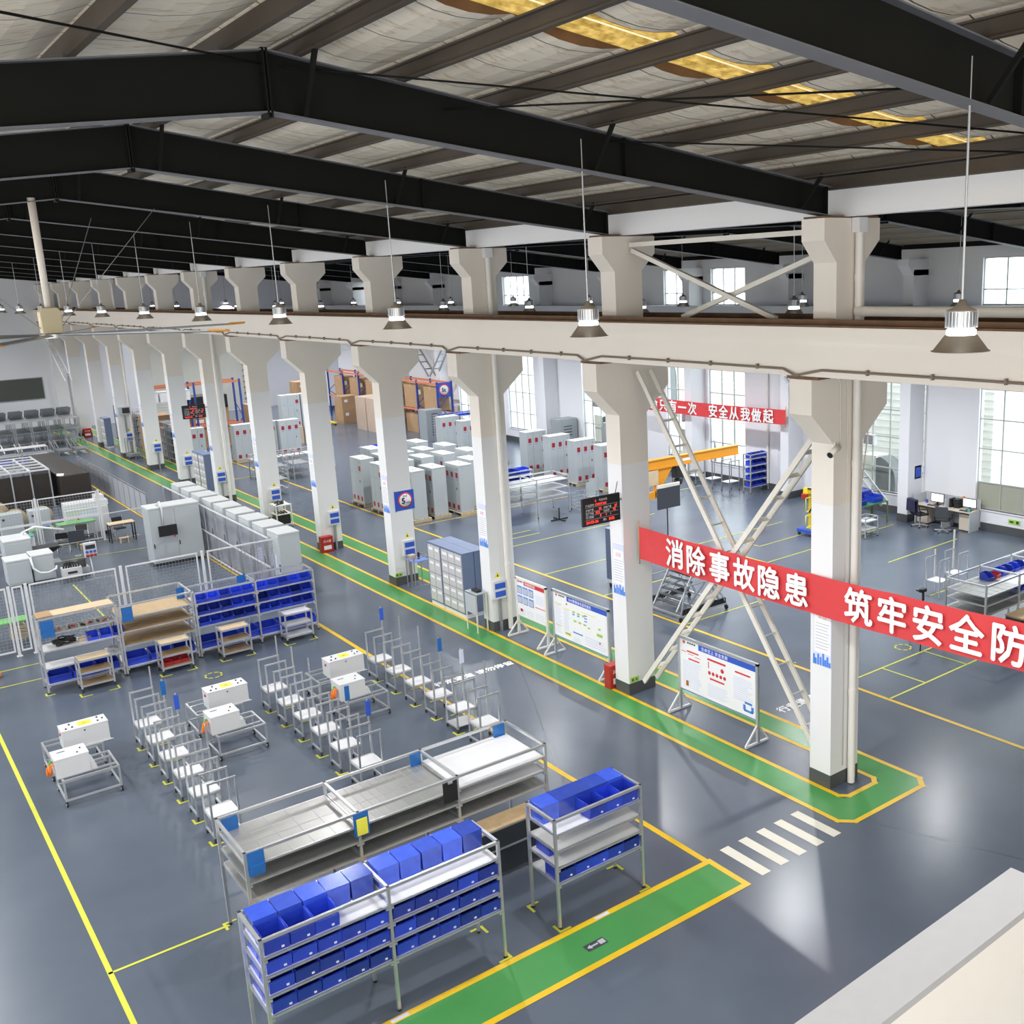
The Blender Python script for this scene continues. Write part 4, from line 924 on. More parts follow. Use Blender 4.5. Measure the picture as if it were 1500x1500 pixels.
n = MB(); n.box(-.3,.6,-.05,-.02,0,.02); n.build('foot_bar', alu, t)
gb = table((1.6, 31.9, 0), 2.0, .55, .75, green_top, olive_steel, 'bench with bright green top and olive legs behind the mesh fence', 'work_bench', cat='bench')
n = MB()
for q in range(8): n.box(1.55,1.95,.1,.5,.2+.05*q,.225+.05*q)
tag(n.build('board_stack', ply), 'pale boards racked under the green-topped bench', 'boards').location = (1.6, 31.9, 0)
t = thing('cable_spool', 'small orange cable spool on the floor before the fence', 'spool', (2.42, 29.6, .13)); n = MB(); n.lathe([(.03,-.1),(.13,-.1),(.13,-.08),(.08,-.07),(.08,.07),(.13,.08),(.13,.1),(.03,.1)], (0,0,0), 16, 'x'); n.build('spool_body', orange_cable, t); n = MB(); n.cyl((-.105,0,0), .04, .21, 10, 'x'); n.build('hub', black, t)
# black sheeted stack and its white frame
t = thing('sheeted_stack', 'long dark stack wrapped in black sheet beyond the far mesh fence', 'stack', (8.1, 52.3, 0)); n = MB(); n.box(0,1.3,0,8.3,0,1.45); n.build('wrapped_body', tent_m, t, .05); n = MB(); n.box(.02,1.28,-.01,8.31,1.45,1.46); n.build('top_sheet', tent_m, t)
n = MB(); n.prism([(-.05,.2),(.2,-.02),(.32,.5),(.05,.7)], 1.46, 1.50, 'z'); n.build('white_wrapper', letter_white, t)
t = thing('frame_booth', 'booth of white tubes with black curtain walls beside the sheeted stack', 'booth', (5.5, 52.9, 0))
for i in range(4):
    for j_ in range(3):
        n = MB(); n.box(i*.78-.03, i*.78+.03, j_*2.4-.03, j_*2.4+.03, 0, 1.75); n.build('post', alu, t)
n = MB()
for i in range(4): n.bar((i*.78,0,1.75),(i*.78,4.8,1.75), .07)
for j_ in range(6): n.bar((0,j_*.96,1.78),(2.34,j_*.96,1.78), .07)
n.build('roof_grid', tray_white, t); n = MB(); n.box(0,2.34,.1,4.7,0,.02); n.box(.02,2.32,.04,.06,0,1.6); n.box(2.3,2.32,.1,4.7,0,1.7); n.build('curtain', tent_m, t)
# racks at the gable
for i, (x, y_, W, lb) in enumerate(((3.6,62.0,3.0,'far grey shelf rack of blue trays beyond the booth'),(6.8,62.0,2.5,'far grey shelf rack with red and blue trays beyond the sheeted stack'))):
    t = thing('shelf_rack', lb, 'rack', (x, y_, 0))
    for xx in (0, W/2, W):
        for yy in (0, .8): n = MB(); n.box(xx-.03,xx+.03,yy-.03,yy+.03,0,1.7); n.build('post', alu, t)
    for z in (.5,.9,1.3,1.66): n = MB(); n.box(0,W,0,.8,z,z+.04); n.build('shelf', tray_white, t)
    for q in range(4):
        put_bin('big', (x+W/2*(q//2)+W/4+(.28 if q%2 else -.28), y_+.36, .94), f'blue tray bin, {ORD[q]} toward the columns on the {["booth-side","stack-side"][i]} far rack', 'bins on the far racks')
for i in range(5):
    x0 = 8.6+i*.95; t = thing('frame_rack', f'tall grey tube rack, {ORD[i]} toward the columns, before the gable board', 'rack', (x0, 74.5, 0), 0, 'tube racks at the gable')
    for xx in (0, .85):
        for yy in (0, 1.6, 3.2): n = MB(); n.box(xx-.025,xx+.025,yy-.025,yy+.025,0,1.75); n.build('post', dalu, t)
    for z in (.35,1.0,1.7):
        n = MB(); n.box(0,.85,0,3.2,z,z+.03); n.build('shelf', dalu if z < 1.5 else alu, t)
    for yy in (2.4, 3.1): n = MB(); n.prism([(yy,1.75),(yy+.05,1.75),(yy-.5,2.25),(yy-.55,2.25)], .05, .8, 'x'); n.build('sloped_panel', dalu, t)
for i in range(6):
    t = thing('tube_trolley', f'low grey tube trolley, {ORD[i]} toward the columns before the tall tube racks', 'trolley', (7.2+i*.95, 69.5, 0), 0, 'tube trolleys')
    for xx in (0,.7):
        for yy in (0,1.2): n = MB(); n.box(xx-.02,xx+.02,yy-.02,yy+.02,0,.9 if yy else .55); n.build('post', dalu, t)
    n = MB(); n.box(0,.7,0,1.2,.3,.34); n.build('deck', dalu, t); n = MB(); n.bar((0,0,.55),(0,1.2,.9),.04); n.build('side_rail', alu, t); n = MB(); n.bar((.7,0,.55),(.7,1.2,.9),.04); n.build('side_rail', alu, t)
t = thing('dark_cart', 'dark low cart with pale top beside the tall tube racks', 'cart', (7.3, 75.5, 0)); n = MB(); n.box(0,1.0,0,.9,.15,.85); n.build('body', rubber, t); n = MB(); n.box(-.05,1.05,-.05,.95,.85,.9); n.build('top', ply, t); n = MB(); n.box(.1,.9,.1,.8,0,.15); n.build('base', black, t)
n = MB(); n.box(8.6, 12.95, YEND-.06, YEND, 2.35, 3.82); bd = tag(n.build('notice_board', blackboard), 'dark grey-green board high on the gable wall', 'board')
n = MB(); n.box(8.55, 13.0, YEND-.05, YEND, 2.3, 2.35); n.box(8.55,13.0,YEND-.05,YEND,3.82,3.87); n.box(12.95,13.0,YEND-.05,YEND,2.35,3.82); n.build('board_frame', dalu, bd)
# ---- hanging lamps
def lamp():
    t = thing('pendant_lamp', 'x', 'lamp')
    n = MB(); n.cyl((0,0,.36), .012, 2.2, 6); n.build('rod', dalu, t)
    n = MB(); n.lathe([(0,.40),(.03,.40),(.05,.34),(.14,.30),(.14,.29),(0,.29)], (0,0,0), 20); n.build('cap', shade_m, t)
    n = MB(); n.cyl((0,0,.13), .12, .16, 20)
    for q in range(24): a_ = q*math.pi/12; n.bar((.12*math.cos(a_),.12*math.sin(a_),.21),(.15*math.cos(a_),.15*math.sin(a_),.21), .008, .15)
    n.build('heat_sink', alu, t)
    n = MB(); n.lathe([(.12,.125),(.138,.115),(.138,.07),(.12,.055),(0,.055)], (0,0,0), 24); n.build('light_ring', lamp_glow, t)
    n = MB(); n.lathe([(.145,.055),(.255,-.09),(.275,-.09),(.275,-.083),(.26,-.083),(.15,.065)], (0,0,0), 28); n.build('lamp_shade', shade_m, t)
    d = bpy.data.lights.new('lamp_light', 'AREA'); d.shape = 'DISK'; d.size = .24; d.energy = LAMP_W; d.color = (0.97,0.98,1.0); o = bpy.data.objects.new('lamp_light', d); COL.objects.link(o); o.parent = t; o.location = (0,0,.04)
    return t
LAMP_W = 270
lp = lamp(); first = True
LD2 = None
def put_lamp(loc, label, group):
    global first
    c = lp if first else copy_tree(lp); first = False; c.location = loc; c['label'] = label; c['group'] = group
    if loc[0] > 14:
        global LD2
        for q in c.children:
            if q.type == 'LIGHT':
                if LD2 is None: LD2 = q.data.copy(); LD2.energy = LAMP_W*1.7
                q.data = LD2
for k in range(13):
    put_lamp((8.75, 5.82+6*k, 8.82), f'high-bay pendant lamp, {ORD[k]} along the row in the near bay', 'near bay lamp row')
for k in range(2, 14): put_lamp((19.6, 5.82+6*k, 8.48), f'high-bay pendant lamp, {ORD[k-2]} visible in the row just beyond the columns', 'middle lamp row')
for k in range(1, 14): put_lamp((26.6, 5.82+6*k, 8.34), f'high-bay pendant lamp, {ORD[k-1]} in the lamp row nearest-by the window wall'.replace('nearest-by', 'along'), 'window side lamp row')
for k in range(-1, 9):
    area('lamp_row_light', (0.2, 5.82+6*k, 8.8), (0,0,-1), .3, .3, LAMP_W, (0.97,0.98,1.0))
# ---- big ceiling fan
t = thing('ceiling_fan', 'huge ceiling fan with long blades hanging on a pole in the near bay', 'fan', (4.0, 23.82, 8.76))
n = MB(); n.lathe([(0,2.72),(.075,2.72),(.065,.55),(0,.55)], (0,0,0), 14); n.build('pole', cream_paint, t)
n = MB(); n.prism([(-.19,.06),(.19,.06),(.2,.5),(.14,.58),(-.14,.58),(-.2,.5)], -.16, .16); n.build('motor_housing', mat('fan_cream', (0.60,0.52,0.34), 0.5), t, .02)
n = MB(); n.cyl((0,0,-.03), .25, .08, 20); n.build('hub', alu, t)
for q in range(6):
    th = math.radians(165-60*q)-0.0; d = Vector((math.sin(th+math.radians(37.5)), math.cos(th+math.radians(37.5)), 0)); s_ = Vector((d.y,-d.x,0))
    n = MB(); pr_ = lambda r_, a_, z_: tuple(d*r_+s_*a_+Vector((0,0,z_)))
    for zz in (0,):
        vs_ = [(.2,-.07,0.0),(.2,.07,.03),(3.75,.07,.03),(3.75,-.07,0.0)]
        n.poly([pr_(*v) for v in vs_]); n.poly([pr_(v[0],v[1],v[2]+.018) for v in reversed(vs_)])
        for a_, b_ in zip(vs_, vs_[1:]+vs_[:1]): n.poly([pr_(*a_), pr_(a_[0],a_[1],a_[2]+.018), pr_(b_[0],b_[1],b_[2]+.018), pr_(*b_)])
    b_ = n.build('blade', mat('fan_blade_grey', (0.34,0.36,0.38), 0.4, 0.5), t)
    n = MB(); pts = [pr_(3.72,-.09,-.005), pr_(3.72,.09,.035), pr_(4.1,.06,.03), pr_(4.15,0,.02), pr_(4.1,-.06,.005)]; n.poly(pts); n.poly([(p[0],p[1],p[2]+.03) for p in reversed(pts)])
    for a_, c_ in zip(pts, pts[1:]+pts[:1]): n.poly([a_, (a_[0],a_[1],a_[2]+.03), (c_[0],c_[1],c_[2]+.03), c_])
    n.build('yellow_tip', orange_paint, b_)
for q, e in enumerate(((-2.6,-.2,2.5),(2.2,-.4,2.5),(1.6,2.6,2.5))): n = MB(); n.tube([(.12*(1 if e[0]>0 else -1),0,.1), e], .008, 4); n.build('guy_wire', dalu, t)
# ================================================================ ON AND BESIDE THE COLUMNS
def cfront(k): return CY[k]          # face toward the parapet
CN = {1:'first column', 2:'second column', 3:'third column', 4:'fourth column', 5:'fifth column', 6:'sixth column', 7:'seventh column', 8:'eighth column', 9:'ninth column', 10:'tenth column', 11:'eleventh column', 12:'twelfth column'}
random.seed(21)
pm = None
def poster(k):
    t = thing('safety_poster', f'tall pale blue safety poster on the lane face of the {CN[k]}', 'poster', (CX0, CY[k]+.44, 2.42), 0, 'posters on the column row')
    n = MB(); n.box(-.012, 0, -.44, -.02, 0, 1.2); n.build('panel', print_lilac, t)
    n = MB(); n.box(-.014,-.012,-.42,-.04,.24,1.05); p = n.build('sheet', paper, t)
    n = MB()
    for q in range(9): n.box(-.016,-.014,-.40+.02*(q%3),-.07,.80-q*.06,.815-q*.06)
    n.build('print_line', print_grey, p)
    n = MB()
    for y_, h in ((-.43,.10),(-.38,.20),(-.33,.13),(-.28,.24),(-.22,.16),(-.16,.21),(-.10,.12),(-.06,.19)): n.box(-.015,-.013,y_,y_+.045,0,h)
    n.build('skyline_print', mat('print_mid_blue',(.08,.25,.75),.5), t)
    text_obj('公告', .10, frame_mtx((-.0155,-.13,.91),(0,-1,0),(0,0,1)), mat('print_pink',(.70,.25,.32),.6), p, 'lettering', .003)
for k in (1,2,3,4,5,6,7,8,9,10): poster(k)
def elec(k, x=14.02, post=True):
    y_ = CY[k]; t = thing('switch_box', f'white switch box with two blue plates on the {CN[k]}', 'switch box', (x, y_, 0.95), 0, 'switch boxes on the column row')
    n = MB(); n.box(0,.42,-.12,0,0,.52); n.build('box', box_white, t, .01)
    for z in (.06,.29): n = MB(); n.box(.05,.38,-.128,-.12,z,z+.16); n.build('blue_plate', print_blue, t)
    n = MB(); n.poly([(.12,-.004,.58),(.32,-.004,.58),(.22,-.004,.76)]); n.build('warning_sign', yellow_lab, t); n = MB(); n.poly([(.19,-.006,.61),(.25,-.006,.61),(.22,-.006,.70)]); n.build('warning_mark', print_dark, t)
    if post: n = MB(); n.box(.18,.25,-.08,-.02,-.95,0); n.build('cable_duct', dalu, t)
for k in (4,5,6,9,10): elec(k)
elec(3, 13.72-.0, True); elec(7, 13.70); elec(8, 13.95)
# drain pipes
def drain(k, x=14.22):
    x = 14.42 if k == 10 else x
    t = thing('drain_pipe', f'white drain pipe running down the {CN[k]}', 'pipe', (x, CY[k]-.085, 0), 0, 'drain pipes on the columns'); n = MB(); n.cyl((0,0,.02), .07, 10.25, 16); n.build('pipe', pipe_m, t)
    for z in (1.8, 3.9, 6.1, 9.3): n = MB(); n.cyl((0,0,z), .08, .12, 16); n.build('pipe_collar', pipe_m, t)
    n = MB(); n.box(-.11,.11,-.08,.075,10.1,10.34); n.build('hopper', white_paint, t)
for k in (1,3,7,10): drain(k)
t = thing('drain_pipe', 'fat cream pipe lying level above the girder by the first column', 'pipe', (14.22, 11.35, 8.80)); n = MB(); n.cyl((0,-12,0), .085, 12.05, 16, 'y'); n.build('pipe', pipe_m, t)
n = MB(); n.cyl((0,.0,-.0), .1, .14, 16, 'y'); n.build('elbow', pipe_m, t)
# conduit on the girder face
n = MB(); pts = []
for k in range(0, 13):
    yc = CY[k]+.25; pts += [(13.10,yc-.5,7.9),(13.09,yc-.28,7.86),(13.06,yc+.05,7.79),(13.09,yc+.35,7.89)]
    pts.append((13.10, yc+3, 7.90))
n.tube(pts, .022, 6)
cd = tag(n.build('conduit', conduit_m), 'brown conduit clipped along the lower edge of the cream girder', 'conduit')
n = MB()
for k in range(0, 12):
    for q in (1.2,2.4,3.6,4.8): n.box(13.07,13.13,CY[k]+q,CY[k]+q+.03,7.86,7.95)
n.build('clip', conduit_m, cd)
for i, (pts, lb) in enumerate((([(13.75,11.53,7.75),(13.85,11.53,7.6),(13.86,11.53,6.9),(13.88,11.53,6.55),(13.75,11.53,6.46),(13.62,11.50,6.45)], 'thin white cable looping down the corbel to the security camera'), ([(14.0,11.53,7.75),(14.05,11.53,7.5),(14.05,11.53,.4)], 'thin white cable running straight down the first column face'), ([(14.66,11.6,7.7),(14.70,11.6,6.6),(14.63,11.6,6.2),(14.515,11.6,5.5)], 'thin white cable behind the drain pipe on the first column'))):
    n = MB(); n.tube(pts, .012, 5); tag(n.build('cable', brace_m), lb, 'cable')
t = thing('security_camera', 'cream bullet security camera on the corner of the first column', 'camera', (13.62, 11.40, 6.52), 0)
n = MB(); 
d = Vector((-.85,-.1,-.38)).normalized()
n.tube([tuple(-d*.05), tuple(d*.22)], .06, 14); n.build('camera_body', brace_m, t); n = MB(); n.tube([tuple(d*.215), tuple(d*.235)], .055, 14); n.build('lens', black, t)
n = MB(); n.tube([(0.0,0,.04),(.1,.06,.06),(.16,.13,.0)], .02, 6); n.box(.1,.22,.12,.15,-.07,.07); n.build('bracket', brace_m, t)
# braces between the first and second columns
def lattice(name, label, p, q, wx=.38, m=brace_m, step=.62, cat='brace'):
    p, q = Vector(p), Vector(q); t = thing(name, label, cat, tuple(p)); d = (q-p); L = d.length; n_ = int(L/step)
    for sx in (-wx/2, wx/2): n = MB(); n.bar((sx,0,0), (sx+d.x,d.y,d.z), .05, .11); n.build('brace_chord', m, t)
    for i in range(1, n_):
        c = d*i/n_; n = MB(); n.bar((c.x-wx/2,c.y,c.z),(c.x+wx/2,c.y,c.z), .09, .016, tuple(d.normalized())); n.build('batten', m, t)
    return t
lattice('column_brace', 'cream lattice brace slanting from second column corbel to first column foot', (14.26,17.30,7.5), (14.26,12.15,.35))
lattice('column_brace', 'cream lattice brace slanting from first column corbel to second column foot', (14.16,12.1,6.75), (14.16,17.3,.35))
for p, q, lb in (((14.15,17.45,10.05),(14.15,13.3,8.66),'thin cream strut from second column head down to the girder top'), ((14.26,12.1,9.85),(14.26,16.0,8.66),'thin cream strut from first column head down to the girder top'), ((14.15,17.5,10.16),(14.15,12.05,10.16),'level cream strut tying the first and second column heads')):
    n = MB(); n.bar(p, q, .09); tag(n.build('head_strut', brace_m), lb, 'strut')
lattice('column_brace', 'white ladder-like brace on the twelfth column by the gable', (13.5,83.0,6.9), (13.5,77.2,3.9), .4, white_paint)
t = thing('ladder', 'grey metal ladder standing up the lane face of the twelfth column', 'ladder', (13.6, 77.6, 0))
for y_ in (0,.4): n = MB(); n.bar((0,y_,.5),(0,y_,4.4), .04); n.build('stile', dalu, t)
for q in range(9): n = MB(); n.bar((0,0,.7+q*.42),(0,.4,.7+q*.42), .03); n.build('rung', dalu, t)
# red cloth banner with white characters
def banner(name, label, p, q, h, text, size, start, m=banner_m, gap_sag=.06, back=None):
    p, q = Vector(p), Vector(q); t = thing(name, label, 'banner', tuple(p)); d = q-p; L = Vector((d.x,d.y,0)).length; n_ = 40; n = MB()
    nx = Vector((-d.y, d.x, 0)).normalized()
    def at(s, z): 
        u = s/L; return Vector((d.x*u, d.y*u, d.z*u - gap_sag*4*u*(1-u) + z)) + nx*(.012*math.sin(u*37)+.01*math.sin(u*83))
    for i in range(n_):
        a, b = L*i/n_, L*(i+1)/n_
        n.quad(tuple(at(a,0)), tuple(at(b,0)), tuple(at(b,h)), tuple(at(a,h)))
    o = n.build('cloth', m, t)
    for pl_ in o.data.polygons: pl_.use_smooth = True
    for e, s in ((Vector((0,0,0)), 0), (d, L)):
        n = MB(); n.tube([tuple(e+Vector((0,0,-.12))), tuple(e+Vector((0,0,h+.14)))], .014, 6); n.build('end_rod', mat('bamboo',(.45,.30,.14),.6), t)
    s = start
    xd = Vector((d.x/L, d.y/L, d.z/L)).normalized()
    for ch in text:
        if ch != ' ':
            o0 = at(s, h*.5-size*.36) - nx*0.0
            cr_ = xd.cross(Vector((0,0,1)))
            off = cr_*.05
            text_obj(ch, size, frame_mtx(o0+off, xd, (0,0,1)), letter_white, t, 'lettering', .016)
        s += size*(1.12 if ch != ' ' else 1.18)
    return t
banner('slogan_banner', 'long red cloth banner with white characters across the first column', (14.02,17.38,3.28), (13.10,4.0,3.9), .75, '消除事故隐患 筑牢安全防', .66, 1.05, gap_sag=.14)
banner('slogan_banner', 'red cloth banner with white characters hanging by the tall windows beyond the crane', (31.3,38.6,3.17), (31.3,28.9,3.22), .62, '生命只有一次 安全从我做起', .60, .35)
# LED boards
def led(x, y_, z, W, H, label):
    t = thing('led_board', label, 'display board', (x, y_, z)); n = MB(); n.box(0,W,-.06,0,0,H); n.build('housing', black, t, .008)
    F = lambda u,v: frame_mtx((u*W,-.063,v*H),(1,0,0),(0,0,1))
    for tx, u, v, s, mm in (('2',.33,.83,.09,led_red),('号流水线',.43,.84,.075,led_white),('产品型号:',.08,.70,.075,led_white),('CHNT365',.33,.695,.095,led_red),('计划产量',.08,.54,.07,led_white),('30',.42,.53,.10,led_red),('实际产量',.55,.54,.07,led_white),('27',.84,.53,.10,led_red),('生产节拍',.08,.41,.07,led_white),('015',.34,.40,.10,led_red),('完成率',.55,.41,.07,led_white),('92',.80,.40,.10,led_red),('员工数量',.08,.28,.07,led_white),('8',.45,.27,.10,led_red),('3',.60,.28,.08,led_red),('2',.72,.28,.07,led_white),('24-03-26',.08,.08,.12,led_red),('周2',.53,.10,.08,led_white),('8:02',.68,.08,.12,led_red)):
        text_obj(tx, s*W*.74, F(u,v), mm, t, 'lettering', .004)
    n = MB()
    for zz in (.66,.50,.37,.22): n.box(.07*W,.94*W,-.064,-.06,zz*H,zz*H+.006)
    n.build('ruling', print_grey, t)
    n = MB(); n.box(W,W+.10,-.05,-.02,H*.7,H*.78); n.build('bracket', dalu, t); n = MB(); n.tube([(W*.9,-.03,H),(W*.97,-.03,H+.25)], .008, 4); n.build('power_cord', black, t)
    return t
led(12.62, 17.62, 4.23, 1.04, .62, 'black production board with red digits on the second column'); led(12.62, 47.62, 3.98, 1.0, .6, 'black production board with red digits on the seventh column')
# speed sign
t = thing('speed_sign', 'blue square sign with red-ringed 5 km limit on the fourth column', 'sign', (13.93, CY[4]-.001, 2.45)); n = MB(); n.box(0,.65,-.015,0,0,.63); n.build('plate', print_blue, t)
n = MB(); n.cyl((.33,-.02,.315), .25, .005, 32, 'y'); n.build('red_ring', print_red, t); n = MB(); n.cyl((.33,-.023,.315), .205, .004, 32, 'y'); n.build('white_disc', paper, t)
text_obj('5', .26, frame_mtx((.20,-.026,.21),(1,0,0),(0,0,1)), print_dark, t); text_obj('km/h', .08, frame_mtx((.345,-.026,.21),(1,0,0),(0,0,1)), print_dark, t, bold=.003); text_obj('限速', .08, frame_mtx((.25,-.026,.42),(1,0,0),(0,0,1)), print_dark, t, bold=.003)
n = MB(); n.box(-.03,-.005,-.03,0,-.02,.64); n.build('edge_strip', print_blue, t)
t = thing('speed_sign', 'small blue round-limit sign on the pallet rack end frame', 'sign', (30.2, 56.75, 2.5)); n = MB(); n.box(0,.9,-.02,0,0,.9); n.build('plate', print_blue, t); n = MB(); n.cyl((.45,-.03,.45), .36, .008, 28, 'y'); n.build('white_disc', paper, t); n = MB(); n.lathe([(.30,-.035),(.36,-.035),(.36,-.028),(.30,-.028)], (.45,0,.45), 28, 'y'); n.build('red_ring', print_red, t); text_obj('5t', .34, frame_mtx((.27,-.036,.33),(1,0,0),(0,0,1)), print_dark, t)
for k, x, z, lb in ((2,13.76,.30,'small green exit plate low on the second column'),(4,13.70,.30,'small green exit plate low on the fourth column')):
    n = MB(); n.box(x, x+.24, CY[k]-.02, CY[k]-.007, z, z+.12); o = tag(n.build('exit_plate', mat('luminous_green',(.35,.62,.08),.4)), lb, 'sign'); n = MB(); n.poly([(x+.15,CY[k]-.022,z+.03),(x+.21,CY[k]-.022,z+.06),(x+.15,CY[k]-.022,z+.09)]); n.box(x+.04,x+.08,CY[k]-.023,CY[k]-.02,z+.03,z+.09); n.build('pictogram', print_dark, o)
# hydrant boxes
def firebox(loc, W, D, H, lb, rz=0):
    t = thing('extinguisher_box', lb, 'extinguisher box', loc, rz); n = MB(); n.box(0,W,0,D,0,H); n.build('box', red_box, t, .008); n = MB(); n.box(.04,W-.04,-.012,0,.05,H-.06); d_ = n.build('door', red_box, t); n = MB(); n.box(.08,W-.08,-.016,-.012,H*.2,H*.45); n.build('white_notice', paper, d_); text_obj('灭火器', W*.22, frame_mtx((W*.16,-.016,H*.66),(1,0,0),(0,0,1)), letter_white, d_, 'lettering', .004)
firebox((13.58, CY[5]-.26, 0), .45, .24, .6, 'red extinguisher box at the foot of the fifth column'); firebox((13.60, CY[2]+.56, 0), .45, .24, .58, 'red extinguisher box beside the lane face of the second column'); firebox((13.9, CY[12]-.35, 0), .5, .24, .6, 'red extinguisher box at the foot of the twelfth column'); firebox((31.9, 18.1, 0), .5, .28, .72, 'red extinguisher box against the window wall')
# lockers
def locker(loc, W, D, H, nx, nz, lb, rz=0):
    t = thing('locker', lb, 'locker', loc, rz); n = MB(); n.box(0,W,0,D,.12,H); n.build('carcass', locker_blue, t)
    n = MB(); n.box(-.004,W+.004,-.004,D+.004,H,H+.01); n.build('top', locker_top, t); n = MB(); n.box(.01,W-.01,.01,D-.01,0,.12); n.build('plinth', tray_white, t)
    for i in range(nx):
        for k in range(nz):
            x0, x1 = .03+(W-.06)*i/nx, .03+(W-.06)*(i+1)/nx; z0, z1 = .16+(H-.2)*k/nz, .16+(H-.2)*(k+1)/nz
            n = MB(); n.box(x0+.012,x1-.012,-.012,0,z0+.012,z1-.012); d_ = n.build('door', locker_door, t); n = MB(); n.box(x0+.08,x1-.06,-.015,-.012,z1-.17,z1-.09); n.build('name_card', paper, d_)
    return t
H_ = -math.pi/2
locker((13.70, 26.32, 0), 1.26, .38, 1.95, 3, 5, 'fifteen-door blue-grey locker block beside the third column', H_); locker((13.70, 27.14, 0), .80, .38, 1.95, 2, 4, 'eight-door blue-grey locker block next to the fifteen-door one', H_)
locker((14.50, 25.06, 0), 1.26, .40, 1.95, 3, 5, 'locker block standing back to back with the fifteen-door one', -H_); locker((14.50, 26.34, 0), .80, .40, 1.95, 2, 4, 'locker block standing back to back with the eight-door one', -H_)
locker((13.98, 51.95, 0), .9, .5, 1.9, 2, 5, 'slim blue locker between the seventh and eighth columns, further half', H_); locker((13.98, 51.0, 0), .9, .5, 1.9, 2, 5, 'slim blue locker between the seventh and eighth columns, nearer half', H_)
locker((13.92, 71.42, 0), 1.0, .4, 1.9, 2, 4, 'dark blue locker beside the tenth column', H_)
t = locker((18.62, 24.3, .12), .62, .45, 1.75, 1, 4, 'narrow grey four-door locker standing past the second column'); 
n = MB(); n.box(.05,.57,.05,.4,-.12,0); n.build('base_skid', black, t)
